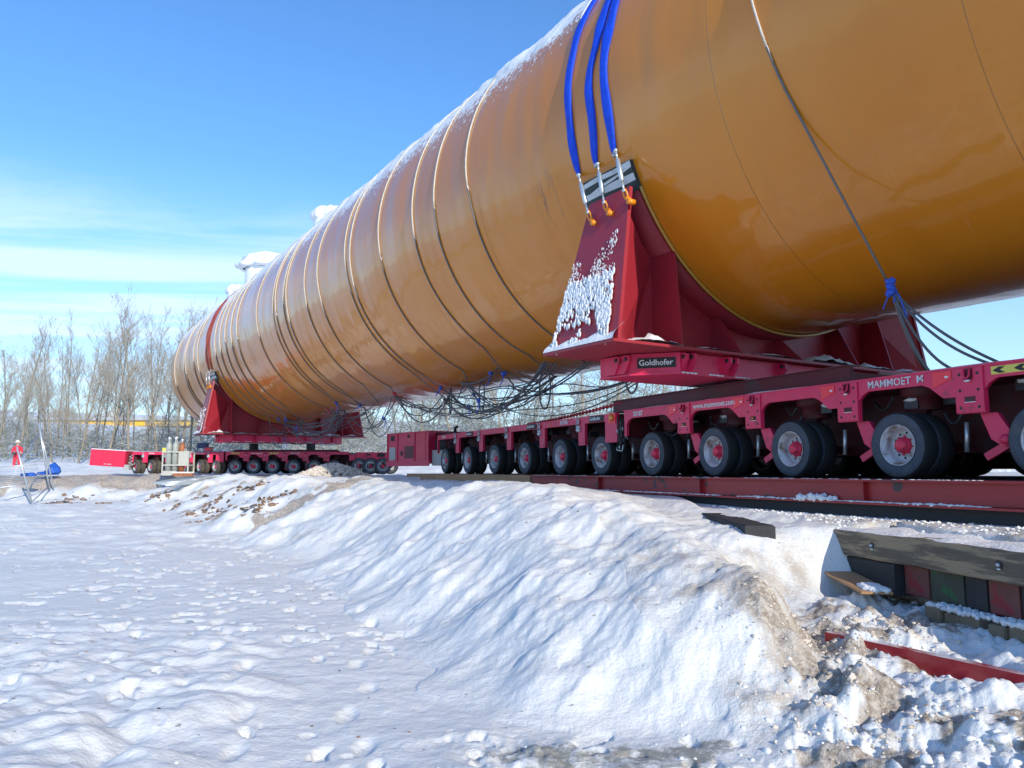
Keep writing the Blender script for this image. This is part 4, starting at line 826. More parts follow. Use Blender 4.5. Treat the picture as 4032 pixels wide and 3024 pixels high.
# crane-mat timbers at the right: frame along the timber front edge
tA = Vector((3.72, 5.30, 0)); tB = Vector((3.24, 8.05, 0)); td = (tB - tA).normalized(); tn = Vector((td.y, -td.x, 0))   # tn points away from camera
FB = frame(tA, tn, td)
def timber(y0, y1, x0, x1, z0, z1, m, label, group, bolts=(), name="mat_timber", yaw=0.0):
    rt = empty(name, FB @ Matrix.Translation((x0, y0, z0)) @ Matrix.Rotation(yaw, 4, 'Z')); tag(rt, label, "timber", group)
    w, l_, h_ = x1 - x0, y1 - y0, z1 - z0; mb = MB(); b = 0.012; k = max(6, int(l_ / 0.08)); V = []
    for i in range(k + 1):
        y = l_ * i / k; c = 0.006 * fbm(np.array([y * 4 + x0 * 9]), np.array([z0 * 7.0]), 3)[0] * 2
        for (x, z) in ((0, b), (b, 0), (w - b, 0), (w, b), (w, h_ - b), (w - b, h_), (b, h_), (0, h_ - b)): V.append((x + c, y, z + c))
    F = [(i * 8 + j, (i + 1) * 8 + j, (i + 1) * 8 + (j + 1) % 8, i * 8 + (j + 1) % 8) for i in range(k) for j in range(8)] + [tuple(range(8)), tuple(range(k * 8 + 7, k * 8 - 1, -1))]
    mb.add(V, F); mb.build("beam", m, rt)
    for (y, z) in bolts:
        mb = MB(); mb.lathe([(-0.004, .036), (-0.0035, .002)], 16, 0, 'x', Matrix.Translation((0, y - y0, z - z0))); mb.cyl((-0.02, y - y0, z - z0), (0.0, y - y0, z - z0), 0.016, 8, 1); mb.ball((-0.006, y - y0, z - z0 - 0.031), (0.006, 0.024, 0.007), 2)
        mb.build("bolt", [M['black'], M['steel'], M['snowpure']], rt)
    return rt
g1 = "timbers of the crane mats"
timber(-3.6, 3.45, 0.0, 0.30, -0.73, -0.49, M['timber'], "long thick timber with two round bolt holes, under dirty snow at the right edge", g1, bolts=((2.05, -0.60), (0.55, -0.60), (-1.1, -0.60)))
FB_keep = FB; FB = frame(Vector((2.33, 7.55, 0)), Vector((0.998, -0.053, 0)), Vector((0.053, 0.998, 0)))
timber(0.3, 4.2, 0.0, 0.3, -0.64, -0.45, M['timber_dark'], "dark wet timber edge sticking out of the snow, left of the bolted timber", g1)
FB = FB_keep
blk = [(-0.10, 0.22, 'green', "dark green-stained timber block under the bolted timber, right of the red one"), (0.24, 0.47, 'timber_dark', "narrow dark timber block between the red and green painted blocks"), (0.49, 0.78, 'redend', "bright red painted timber block under the bolted timber"),
       (0.80, 1.02, 'timber_dark', "black gap-side timber block left of the bright red one"), (1.04, 1.42, 'green', "mossy dark timber block between two red painted blocks"), (1.44, 1.75, 'redend', "dull red timber block under the bolted timber, nearest the loose plank"), (-0.45, -0.12, 'timber_dark', "dark timber block at the right picture edge below the bolted timber")]
for (a, b, m, lab) in blk: timber(a, b, 0.10, 0.60, -1.00, -0.735, M[m], lab, "painted timber blocks", name="timber_block")
timber(1.78, 3.6, 0.02, 0.62, -1.02, -0.74, M['timber_dark'], "dark unpainted timber block under the bolted timber, behind the loose plank", "painted timber blocks", name="timber_block")
low = [(-0.1, 0.13, "grey-brown block at the right end of the lowest snowy row"), (0.15, 0.30, "second lowest-row block from the right, snow on top"), (0.32, 0.47, "third lowest-row block from the right, snow on top"), (0.49, 0.64, "fourth lowest-row block from the right, beside the gap"), (0.74, 0.94, "tall lowest-row block just left of the gap"), (0.96, 1.12, "lowest-row block two left of the gap, snow on top"), (1.14, 1.32, "leftmost pale block of the lowest row")]
for i, (a, b, lab) in enumerate(low): timber(a, b, -0.05 + 0.012 * (i % 3), 0.5, -1.28, -1.02 - 0.02 * (i % 2), M['timber_end'], lab, "lowest row of timber blocks", name="timber_block")
mb = MB()
for k in range(420):
    y = random.uniform(-0.1, 1.3); 
    if 0.65 < y < 0.73: continue
    mb.ball((random.uniform(-0.04, 0.10), y, -1.015 + random.uniform(-0.005, 0.012)), random.uniform(0.012, 0.028), 0, 0.5)
o = mb.build("snow_strip", M['snowpure']); o.matrix_world = FB; tag(o, "thin strip of snow lying on the lowest row of timber blocks", "snow", kind='stuff')
mb = MB(); gy = np.arange(-3.5, 3.4, 0.05); V = []
for y in gy:
    e = 0.03 + 0.05 * float(fbm(np.array([y * 3.0]), np.array([7.7]), 3)[0])
    for j in range(8):
        x = e + (0.55 - e) * j / 7; V.append((x, y, -0.492 + (0 if j == 0 else 0.022 + 0.04 * max(-0.4, float(fbm(np.array([y * 5.0]), np.array([x * 6]), 3)[0])))))
mb.add(V, [(i * 8 + j, i * 8 + j + 1, (i + 1) * 8 + j + 1, (i + 1) * 8 + j) for i in range(len(gy) - 1) for j in range(7)], 0, True)
o = mb.build("timber_snow", M['chips_snow']); o.matrix_world = FB; tag(o, "layer of trodden snow lying on top of the bolted timber", "snow", kind='stuff')
# loose plank with snow
pl = empty("loose_plank", FB @ Matrix.Translation((-0.42, 1.62, -0.965)) @ Matrix.Rotation(math.radians(-11), 4, 'Z') @ Matrix.Rotation(math.radians(4), 4, 'X')); tag(pl, "loose splintered plank with a pale edge, propped beside the painted blocks with snow on it", "plank")
mb = MB(); mb.prism([(0, 0.0), (0.26, -0.02), (0.30, 0.9), (0.22, 1.25), (0.02, 1.3)], 0, 0.022, 'z'); mb.build("board", M['orangewood'], pl)
mb = MB()
for k in range(60):
    q = random.random(); mb.ball((0.08 + 0.14 * random.random(), 0.02 + 0.22 * q, 0.025), (0.05, 0.05, 0.03), 0, 0.4)
mb.build("snow_heap", M['snowpure'], pl)
# red curved rail lying in the snow at the right front
P = []
for q in np.linspace(0, 1, 20):
    x = 2.36 + 1.15 * q + 0.1 * q * q; y = 5.92 - 2.1 * q + 0.05 * math.sin(q * 3); P.append((x, y, gz(x, y) * 0 + (-1.17 - 0.02 * q)))
rail = MB(); V = []
for i, p in enumerate(P):
    d = np.array(P[min(i + 1, 19)]) - np.array(P[max(i - 1, 0)]); d /= np.linalg.norm(d); s = np.array((d[1], -d[0], 0)) * 0.035
    z0, z1 = p[2] - 0.16, p[2] + 0.075
    V += [(p[0] - s[0], p[1] - s[1], z0), (p[0] + s[0], p[1] + s[1], z0), (p[0] + s[0], p[1] + s[1], z1), (p[0] - s[0], p[1] - s[1], z1)]
rail.add(V, [(i * 4 + j, i * 4 + (j + 1) % 4, (i + 1) * 4 + (j + 1) % 4, (i + 1) * 4 + j) for i in range(19) for j in range(4)] + [(3, 2, 1, 0), (76, 77, 78, 79)])
o = rail.build("red_rail", mat('wet_red_paint', (0.38, 0.01, 0.02), 0.3, 0, 0.15, snow=0.05, coat=0.3)); tag(o, "dark red steel rail half buried in snow at the right front corner", "rail")

# ------------------------------------------------------------------ ropes over the vessel and the tangle below
def rope(name, P, r, m, label, group, knots=(), parent=None, cat="rope"):
    rt = empty(name, Matrix.Identity(4)) if knots else None
    mb = MB()
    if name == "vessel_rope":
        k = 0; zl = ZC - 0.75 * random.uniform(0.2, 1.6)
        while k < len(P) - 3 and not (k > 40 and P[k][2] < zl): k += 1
        mb.tube(P[:k + 1], r, 6, 1); mb.tube(P[k:], r * 0.9, 6); m = [m, M['frost']]  # upper arc takes the painted sunlit tone, lower part stays dark
    else: mb.tube(P, r, 6)
    if rt is None: o = mb.build(name, m); return tag(o, label, cat, group)
    mb.build("strand", m, rt)
    for (p, c) in knots:
        mb = MB(); p = np.array(p)
        for k in range(4): mb.ball(p + np.array((random.uniform(-.03, .03), random.uniform(-.03, .03), random.uniform(-.04, .04))), random.uniform(0.03, 0.05), 0, 0.5)
        for k in range(2):
            q = p + np.array((random.uniform(-0.15, 0.15), random.uniform(-0.15, 0.15), -random.uniform(0.12, 0.35))); mb.tube([p, (p + q) / 2 + np.array((0.03, 0, 0.02)), q], 0.009, 4)
        mb.build("cord_tie", M[c], rt)
    return tag(rt, label, cat, group)
ORD = ["first", "second", "third", "fourth", "fifth", "sixth", "seventh", "eighth", "ninth", "tenth", "eleventh", "twelfth", "thirteenth", "fourteenth", "fifteenth", "sixteenth", "seventeenth", "eighteenth", "nineteenth", "twentieth", "twenty-first", "twenty-second", "twenty-third", "twenty-fourth", "twenty-fifth", "twenty-sixth"]
SR_ = [12.5, 13.9, 14.95, 16.85, 18.75, 19.1, 21.35, 22.6, 24.5, 24.8, 25.75, 26.05, 28.2, 31.2, 32.2, 33.3, 34.3, 35.3, 39.3, 40.3, 42.6, 43.0, 45.9]
def cylP(s, a, r=RV): return NV((r * math.cos(math.radians(a)), s, ZC + r * math.sin(math.radians(a))))
def ropepath(s, aend, dx=0.0, sk=0.0, r=0.024, endp=None, wob=0.12, seed=0):
    P = [cylP(s + wob * vnoise(np.array([a * 0.03 + seed]), np.array([s]))[0] + sk * max(0, (a - 180) / 60), a, RV + r) for a in np.arange(20, aend + 0.1, 3)]
    if endp is not None:
        p0 = P[-1]; e = NV(endp)
        P += [p0 + (e - p0) * q for q in (0.33, 0.66, 1.0)]
    return [tuple(p) for p in P]
ENDS = []
for i, s in enumerate(SR_):
    aend = 246 + 5 * math.sin(i * 2.3); nearg = 10 < s < 36
    e = (-0.9 + 0.3 * math.sin(i * 1.7), s - 0.28 + 0.12 * math.sin(i), 2.28 - 0.12 * (i % 3)) if nearg else (-2.0, s - 0.3, ZC - 3.4)
    r = 0.018 if s < 30 else 0.024
    P = ropepath(s, aend if nearg else 240, 0, -0.25, r, e, seed=i * 3)
    kn = [(P[-2], 'bluecord' if i % 3 else 'redcord')] if (nearg and i % 2 == 0) else ()
    ENDS.append((e, nearg))
    side = "counting from the blue slings"
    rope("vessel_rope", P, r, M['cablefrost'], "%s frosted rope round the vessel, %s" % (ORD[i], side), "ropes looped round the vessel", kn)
# rope at the right with knot and four tails down to the carrier
P = [tuple(cylP(5.72 - 0.0110 * max(0, a - 176), a, RV + 0.016)) for a in range(20, 205, 3)]; p0_ = Vector(P[-1]); p1_ = NV((-2.2, 4.90, 2.12)); P += [tuple(p0_.lerp(p1_, q)) for q in (0.25, 0.5, 0.75, 1.0)]
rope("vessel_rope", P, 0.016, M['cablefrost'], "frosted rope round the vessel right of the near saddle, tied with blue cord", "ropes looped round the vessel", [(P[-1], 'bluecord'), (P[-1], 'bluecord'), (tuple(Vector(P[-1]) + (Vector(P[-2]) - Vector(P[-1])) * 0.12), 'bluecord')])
k0 = np.array(P[-1])
tails = [((0.35, 5.18, 1.19), 0.10, "upper one of the tight pair of cables from the blue knot to the carrier rail"), ((0.30, 5.24, 1.19), 0.16, "lower one of the tight pair of cables from the blue knot to the carrier rail"), ((0.40, 5.30, 1.19), 0.42, "slack cable sagging from the blue knot to the carrier rail"), ((0.45, 5.42, 1.19), 0.62, "slackest cable from the blue knot to the carrier rail"), ((0.9, 6.35, 1.2), 0.25, "thick pale rope tail hanging from the blue knot to the far end of the saddle")]
for (e, sag, lab) in tails:
    e = np.array(NT(e)); pts = [tuple(k0 + (e - k0) * q + np.array((0, 0, -sag * 4 * q * (1 - q) * (1.2 - 0.4 * q)))) for q in np.linspace(0, 1, 20)]
    rope("cable_tail", pts, 0.017 if sag != 0.25 else 0.022, M['cable'] if sag != 0.25 else M['cablefrost'], lab, "cable tails from the blue knot", cat="cable")
# tangle of dark cables hanging under the vessel
grp = "dark cables tangled under the vessel"
lab = "dark slack cable in the tangle hanging under the vessel"
def hang(a, b, sag, k=22, loop=0.0, ph=0.0):
    a = np.array(a, float); b = np.array(b, float); P = []
    for q in np.linspace(0, 1, k):
        p = a + (b - a) * q + np.array((0, 0, -sag * 4 * q * (1 - q)))
        if loop: p = p + np.array((0.15 * math.sin(2 * PI * q + ph), loop * math.sin(2 * PI * q) * 0.9, loop * (1 - math.cos(2 * PI * q)) * 0.7 * math.cos(ph)))
        P.append(tuple(NV(p)))
    return P
random.seed(21)
EP = [e for e, g in ENDS if g] + [(-1.7, 12.4, 2.22), (-0.6, 10.5, 2.0)]
EP.sort(key=lambda e: e[1])
k = 0
while k < 58:
    a = random.choice(EP); b = random.choice(EP); ds = abs(a[1] - b[1])
    if ds < 1.6 or ds > 9: continue
    if a[1] > b[1]: a, b = b, a
    if k % 2 == 0 and not (a[1] < 19 and b[1] < 22): continue
    if k % 2 == 1 and a[1] < 18.5: continue
    if b[1] < 14.5 and random.random() < 0.7: continue
    k += 1; j = lambda v, q: v + random.uniform(-q, q)
    a = (j(a[0], .15), j(a[1], .15), a[2]); b = (j(b[0], .15), j(b[1], .15), b[2])
    lp = random.choice((0, 0, 0, 0, 0.25, 0.45)); sag = random.uniform(0.15, 0.75) + 0.03 * ds if a[1] < 18.5 else random.uniform(0.3, 1.15)
    P = hang(a, b, sag, 30, lp, random.uniform(-0.9, 0.9))
    kn = [(P[random.choice((7, 15, 22))], random.choice(('bluecord', 'bluecord', 'redcord')))] if k % 5 == 0 else ()
    where = "near the far saddle" if a[1] > 21 else ("close to the near bolster" if a[1] < 13 else "above the six-axle module")
    rope("hanging_cable", P, random.uniform(0.011, 0.018), M['cable'], "dark slack cable in the tangle under the vessel, " + where, grp, kn, cat="cable")
# loops that drop to the left of the bolster and small hanging eyes
for (s0, l0, L_, w) in ((9.9, -1.7, 0.9, 0.30), (10.4, -1.5, 0.6, 0.45), (13.5, -1.0, 0.9, 0.35), (16.2, -1.0, 0.8, 0.3), (18.2, -0.8, 0.7, 0.25)):
    P = []
    for q in np.linspace(0, 2 * PI, 26): P.append(tuple(NV((l0 + 0.1 * math.sin(q), s0 + w * math.sin(q), 2.3 - L_ * (1 - math.cos(q)) / 2))))
    rope("hanging_cable", P, 0.018, M['cable'], "closed loop of dark cable hanging straight down below the vessel", "hanging cable loops", cat="cable")

# ------------------------------------------------------------------ left: person, fence panels, rack, rubble
def person():
    px, py = -28.5, 44.5; zb = gz(px, py) + 0.0; zb = -0.02
    rt = empty("person", Matrix.Translation((px, py, zb)) @ Matrix.Rotation(math.radians(12), 4, 'Z')); tag(rt, "person in red coveralls and cream helmet holding a control box", "person")
    J = {}; E = []; vs = []; rad = []
    def v(name, p, r): J[name] = len(vs); vs.append(p); rad.append(r)
    def e(a, b): E.append((J[a], J[b]))
    v('pel', (0, 0, 0.96), (0.155, 0.12)); v('waist', (0, 0, 1.10), (0.15, 0.115)); v('chest', (0, -0.01, 1.32), (0.185, 0.13)); v('neckb', (0, 0, 1.47), (0.10, 0.08)); v('neck', (0, -0.01, 1.53), (0.055, 0.055)); v('chin', (0, -0.035, 1.60), (0.065, 0.075)); v('head', (0, -0.03, 1.67), (0.078, 0.095)); v('crown', (0, -0.02, 1.75), (0.06, 0.07))
    for a, b in (('pel', 'waist'), ('waist', 'chest'), ('chest', 'neckb'), ('neckb', 'neck'), ('neck', 'chin'), ('chin', 'head'), ('head', 'crown')): e(a, b)
    for s, n in ((-1, 'L'), (1, 'R')):
        v('hip' + n, (s * 0.11, 0, 0.88), (0.10, 0.105)); v('knee' + n, (s * 0.13, -0.01, 0.50), (0.072, 0.08)); v('ank' + n, (s * 0.15, 0.01, 0.12), (0.062, 0.066)); v('heel' + n, (s * 0.15, 0.0, 0.05), (0.05, 0.05)); v('toe' + n, (s * 0.17, -0.16, 0.035), (0.045, 0.035))
        e('pel', 'hip' + n); e('hip' + n, 'knee' + n); e('knee' + n, 'ank' + n); e('ank' + n, 'heel' + n); e('heel' + n, 'toe' + n)
        v('sh' + n, (s * 0.20, 0, 1.42), (0.075, 0.075)); v('elb' + n, (s * 0.27, -0.03, 1.15), (0.055, 0.055)); v('wr' + n, (s * 0.13, -0.27, 1.12), (0.038, 0.038)); v('palm' + n, (s * 0.10, -0.34, 1.12), (0.036, 0.022))
        e('neckb', 'sh' + n); e('sh' + n, 'elb' + n); e('elb' + n, 'wr' + n); e('wr' + n, 'palm' + n)
        for k in range(4):
            o_ = (k - 1.5) * 0.019; v('f%d' % k + n, (s * (0.075 - 0.004 * k), -0.385 - 0.006 * (1.5 - abs(k - 1.5)), 1.115 + o_), (0.010, 0.010)); v('g%d' % k + n, (s * 0.045, -0.40, 1.105 + o_), (0.009, 0.009)); e('palm' + n, 'f%d' % k + n); e('f%d' % k + n, 'g%d' % k + n)
        v('th' + n, (s * 0.07, -0.33, 1.155), (0.012, 0.012)); v('tt' + n, (s * 0.045, -0.355, 1.165), (0.010, 0.010)); e('palm' + n, 'th' + n); e('th' + n, 'tt' + n)
    me = bpy.data.meshes.new("body"); me.from_pydata(vs, E, []); o = bpy.data.objects.new("body", me); COL.objects.link(o); o.parent = rt
    me.materials.append(M['coverall']); me.materials.append(M['skin']); me.materials.append(M['glove'])
    md = o.modifiers.new("skin", 'SKIN'); md.use_smooth_shade = True
    for i, r in enumerate(rad): me.skin_vertices[0].data[i].radius = r
    me.skin_vertices[0].data[0].use_root = True
    md = o.modifiers.new("sub", 'SUBSURF'); md.levels = 1; md.render_levels = 1
    dg = bpy.context.evaluated_depsgraph_get(); em = bpy.data.meshes.new_from_object(o.evaluated_get(dg)); o.modifiers.clear(); o.data = em
    em.materials.clear(); [em.materials.append(M[k]) for k in ('coverall', 'skin', 'glove')]
    for p in em.polygons:
        c = p.center; p.material_index = 1 if c.z > 1.53 else (2 if (c.y < -0.28 and c.z > 1.0) or c.z < 0.09 else 0)
    # face
    mb = MB(); mb.ball((0, -0.128, 1.655), (0.014, 0.022, 0.024), 0, 0, 2)
    for s in (-1, 1): mb.ball((s * 0.082, -0.02, 1.66), (0.012, 0.022, 0.03), 0, 0, 1)
    mb.build("nose_and_ears", M['skin'], o)
    mb = MB()
    for s in (-1, 1): mb.ball((s * 0.032, -0.116, 1.685), (0.026, 0.010, 0.016), 0, 0, 2)
    mb.build("dark_glasses", M['black'], o)
    mb = MB(); mb.ball((0, -0.115, 1.610), (0.024, 0.008, 0.006), 0, 0, 1); mb.build("mouth", M['redcord'], o)
    mb = MB(); mb.lathe([(1.715, .135), (1.722, .14), (1.735, .118), (1.78, .112), (1.825, .085), (1.85, .04), (1.855, .002)], 24, 0, 'z', Matrix.Translation((0, -0.03, 0))); mb.box(-0.07, 0.07, -0.205, -0.12, 1.713, 1.725); mb.build("helmet", M['helmet'], rt)
    for s, n in ((-1, 'L'), (1, 'R')):
        for z, r in ((0.26, 0.078), (0.36, 0.080)):
            mb = MB(); mb.lathe([(z - 0.03, r), (z + 0.03, r + 0.002)], 20, 0, 'z', Matrix.Translation((s * 0.145, 0.003, 0))); mb.build("reflective_band", M['reflex'], rt)
        mb = MB(); a = np.array((s * 0.22, -0.12, 1.14)); b = np.array((s * 0.19, -0.165, 1.135)); mb.tube([a, b], 0.058, 12, cap=False); mb.build("reflective_band", M['reflex'], rt)
    bx = empty("control_box", rt.matrix_world @ Matrix.Translation((0, -0.37, 1.08))); mb = MB(); mb.box(-0.07, 0.07, -0.08, 0.06, -0.06, 0.04); mb.build("case", M['black'], bx); mb = MB(); mb.cyl((0.04, -0.02, 0.04), (0.04, -0.02, 0.10), 0.008, 6); mb.cyl((-0.04, -0.02, 0.04), (-0.04, -0.02, 0.09), 0.008, 6); mb.build("joysticks", M['steel'], bx)
    tag(bx, "black remote control box held by the person in red", "controller")
person()
def wpt(px, py, Y):      # world point at depth Y seen at (px,py) of a 2212-wide view
    th = math.radians(6.402); x, z = (px - 1106) / 1662, -(py - 829.5) / 1662
    r = np.array((x, math.cos(th) - math.sin(th) * z, math.sin(th) + math.cos(th) * z)); r = r * (Y / r[1]); return r + np.array((0, 0, 0.10))
def bars(name, segs, r, m, parent): 
    mb = MB()
    for a, b in segs: mb.cyl(a, b, r, 6)
    return mb.build(name, m, parent)
fp = empty("leaning_fence_panel"); tag(fp, "leaning galvanised fence panel standing askew on the left bank, in front of the person", "fence panel")
A0, A1 = wpt(68, 1085, 29.5), wpt(36.5, 965, 29.0); B0, B1 = wpt(106, 1050, 31.5), wpt(84.5, 915, 31.0)
bars("frame_post", [(A0, A1)], 0.035, M['steel'], fp); bars("frame_post", [(B0, B1)], 0.035, M['steel'], fp); bars("frame_post", [(B0 + (0.12, 0.1, 0), B1 + (-0.08, 0.1, 0.0))], 0.03, M['steel'], fp); bars("cross_rail", [(A0, B0)], 0.03, M['steel'], fp); bars("cross_rail", [(A1 + (0.15, 0, -0.75), B1 + (0, 0, -0.42))], 0.03, M['steel'], fp)
f2 = empty("fallen_fence_panel"); tag(f2, "fallen fence panel with thin wire mesh lying on the bank slope at the left edge", "fence panel")
a, b = wpt(-60, 1062, 29.5), wpt(92, 1040, 30.8); bars("lower_rail", [(a, b)], 0.03, M['steel'], f2); c_, d_ = wpt(-60, 1012, 33.0), wpt(80, 1004, 33.5); bars("upper_rail", [(c_, d_)], 0.02, M['steel'], f2)
bars("wire_mesh", [(a + (b - a) * q, c_ + (d_ - c_) * q) for q in np.linspace(0, 1, 34)] + [(a + (c_ - a) * q, b + (d_ - b) * q) for q in np.linspace(0, 1, 12)], 0.004, M['steel'], f2)
# stack of flat mesh panels near the rack
f3 = empty("flat_fence_panel_stack"); tag(f3, "stack of flat grey mesh panels lying before the gas bottle rack", "fence panels")
for k in range(4):
    a, b, c_, d_ = wpt(330 + 9 * k, 1043 + 2 * k, 26.5), wpt(468 - 8 * k, 1036 + 2.2 * k, 28.0), wpt(400 + 5 * k, 1029.5 + k, 30.2), wpt(528 - 4 * k, 1027 + k, 30.8)
    bars("panel_frame", [(a, b), (c_, d_), (a, c_), (b, d_)], 0.022, M['steel'], f3)
    bars("wire_mesh", [(a + (b - a) * q, c_ + (d_ - c_) * q) for q in np.linspace(0, 1, 40)] + [(a + (c_ - a) * q, b + (d_ - b) * q) for q in np.linspace(0, 1, 18)], 0.0045, M['steel'], f3)
# blue tarpaulins
def tarp(c, sx, sy, sz, label, seed):
    mb = MB(); V, F = ICO[3]; P = V * (sx, sy, sz); f = 1 + 0.55 * fbm(P[:, 0] * 5 / max(sx, .3) + seed, P[:, 2] * 4 + P[:, 1] * 3, 3); P = P * f[:, None]; P[:, 2] = np.maximum(P[:, 2], -0.05) + 0.02; mb.add(P + np.array(c), F, 0, True)
    o = mb.build("crumpled_sling", M['blue']); tag(o, label, "sling", "blue slings dropped on the snow")
p = wpt(117, 1018, 33); tarp((p[0], p[1], p[2] - 0.05), 0.22, 0.3, 0.36, "blue bundled sling heap standing on the left snow bank", 3)
p = wpt(104, 1022, 33); tarp((p[0], p[1], p[2] - 0.04), 0.40, 0.2, 0.12, "flat trailing end of the blue sling beside the standing bundle", 8)
p = wpt(66, 1027, 31); tarp((p[0], p[1], p[2]), 0.32, 0.18, 0.09, "small flat blue sling on the snow behind the leaning fence post", 12)
# gas bottle rack
rk0 = wpt(345, 1027, 30.6); zr_ = rk0[2]
FK = frame(Vector((wpt(350, 1027, 30.6)[0], 30.6, zr_)), (1, 0.08, 0), (-0.08, 1, 0)); RKW = 0.98
rk = empty("bottle_rack", FK); tag(rk, "weathered cream steel rack holding gas bottles, on the edge of the left bank", "rack")
for (x, y) in ((0, 0), (RKW, 0), (0, 0.7), (RKW, 0.7)):
    mb = MB(); mb.box(x - 0.025, x + 0.025, y - 0.025, y + 0.025, 0, 0.93); mb.build("rack_post", M['greyrack'], rk)
mb = MB()
for z in (0.0, 0.38, 0.90):
    mb.box(0.025, RKW - 0.025, -0.02, 0.02, z, z + 0.05); mb.box(-0.02, 0.02, 0.025, 0.675, z, z + 0.05); mb.box(RKW - 0.02, RKW + 0.02, 0.025, 0.675, z, z + 0.05); mb.box(0.025, RKW - 0.025, 0.68, 0.72, z, z + 0.05)
mb.build("rack_rails", M['greyrack'], rk)
mb = MB(); mb.box(0.60, RKW - 0.03, -0.015, 0.0, 0.43, 0.90); mb.build("plate_panel", M['greyrack'], rk)
mb = MB(); mb.box(0.03, 0.55, -0.012, 0.0, 0.05, 0.18); mb.build("toe_board", M['greyrack'], rk)
for x in (0.22, 0.86):
    mb = MB(); mb.tube([(x + 0.045 * math.cos(a), 0.0, 1.0 + 0.05 * math.sin(a)) for a in np.linspace(0, 2 * PI, 14)], 0.012, 6, cap=False); mb.build("lifting_eye", M['greyrack'], rk)
def gasbottle(x, y, h, m, label, r=0.115):
    rt = empty("gas_bottle", FK @ Matrix.Translation((x, y, 0.03))); mb = MB(); mb.lathe([(0, .002), (0.0, r), (h - 0.22, r), (h - 0.14, r * 0.9), (h - 0.07, r * 0.62), (h - 0.04, r * 0.35), (h, r * 0.3), (h, .002)], 20, 0, 'z'); mb.build("cylinder", m, rt)
    mb = MB(); mb.lathe([(h, .03), (h + 0.05, .045), (h + 0.09, .05), (h + 0.12, .03), (h + 0.125, .002)], 12, 0, 'z'); mb.ball((0, 0, h + 0.12), (0.055, 0.05, 0.03), 1, 0.4); mb.build("valve_cap", [M['steel'], M['snowpure']], rt); tag(rt, label, "gas bottle", "gas bottles in the rack")
gasbottle(0.17, 0.15, 1.34, M['bottle'], "left front grey gas bottle in the rack"); gasbottle(0.42, 0.15, 1.34, M['bottle'], "right front grey gas bottle in the rack, beside the brown one"); gasbottle(0.66, 0.2, 1.28, M['rusty'], "rusty brown gas bottle in the rack")
gasbottle(0.10, 0.45, 1.32, M['bottle'], "grey gas bottle at the back left of the rack, mostly hidden"); gasbottle(0.34, 0.5, 1.38, M['bottle'], "grey gas bottle at the back of the rack with snow on its valve")
# timbers with snow in front of the rack
for (dx, dy, lab) in ((0.50, -0.25, "upper snow-capped short beam lying in front of the gas bottle rack"), (0.60, -0.5, "lower rusty short beam with holes in front of the gas bottle rack")):
    rt = empty("short_beam", FK @ Matrix.Translation((dx, dy, -0.02))); mb = MB(); mb.box(0, 0.72, 0, 0.2, 0.0, 0.11); mb.build("beam", M['rusty'], rt); mb = MB(); mb.box(-0.02, 0.74, -0.01, 0.21, 0.112, 0.15)
    for k in range(30): mb.ball((random.uniform(0, 0.72), random.uniform(0, 0.2), 0.15), (0.06, 0.05, 0.015), 0, 0.4)
    mb.build("snow_cap", M['snowpure'], rt)
    mb = MB()
    for x in (0.2, 0.38, 0.52): mb.lathe([(-0.003, .018), (-0.003, .002)], 10, 0, 'y', Matrix.Translation((x, 0, 0.06)))
    mb.build("holes", M['black'], rt); tag(rt, lab, "beam", "snowy beams by the rack")
# rubble heaps on the bank
def rubble(name, pts, n, rr, m, label, cat="rubble"):
    mb = MB()
    for i in range(n):
        cx, cy, sx, sy = random.choice(pts); x = cx + random.gauss(0, sx); y = cy + random.gauss(0, sy); z = gz(x, y); r = rr * random.lognormvariate(-0.2, 0.5)
        mb.ball((x, y, z + r * 0.1), (r * random.uniform(.7, 1.3), r * random.uniform(.7, 1.3), r * random.uniform(.5, .9)), 0, 0.35 if m is M['snowpure'] else 0.8, 2 if m is M['snowpure'] else 1)
    o = mb.build(name, m, smooth=(m is M['snowpure'])); tag(o, label, cat, kind='stuff'); return o
hp = [(float(wpt(x, 1028, 24)[0]), 24.0 + dy, 0.55, 0.4) for x, dy in ((680, 0), (710, 0.3), (740, 0), (700, 0.6))]
mb = MB()
for i in range(1500):
    cx, cy, sx, sy = random.choice(hp); x = cx + random.gauss(0, sx * 0.8); y = cy + random.gauss(0, sy); xr = (x - (-5.6)) / 1.05; hh = 0.50 * math.exp(-xr * xr) * math.exp(-((y - 24.2) / 0.8) ** 2); r = random.uniform(0.02, 0.06)
    mb.ball((x, y, -0.22 + hh), r, 0, 0.7)
o = mb.build("rubble_heap", M['chips'], smooth=False); tag(o, "heap of brown and white frozen clods on the bank in front of the rear carrier", "rubble", kind='stuff')
random.seed(5)
rk_pts = []
for (x, y, Y) in ((430, 1078, 22), (470, 1070, 23), (400, 1060, 25), (500, 1075, 21), (540, 1058, 23), (590, 1072, 20), (560, 1085, 19), (455, 1090, 20.5), (350, 1062, 27), (135, 1050, 30), (125, 1068, 29.5), (160, 1040, 31), (230, 1042, 29)):
    P_ = wpt(x, y, Y); rk_pts.append((float(P_[0]), Y, 0.30, 0.22))
rubble("broken_ground", rk_pts, 480, 0.05, M['rock'], "broken brown stones and asphalt poking out of the left bank")
rubble("asphalt_slabs", rk_pts, 9, 0.07, M['tyre'], "dark broken asphalt slabs poking out of the left bank", "rubble")
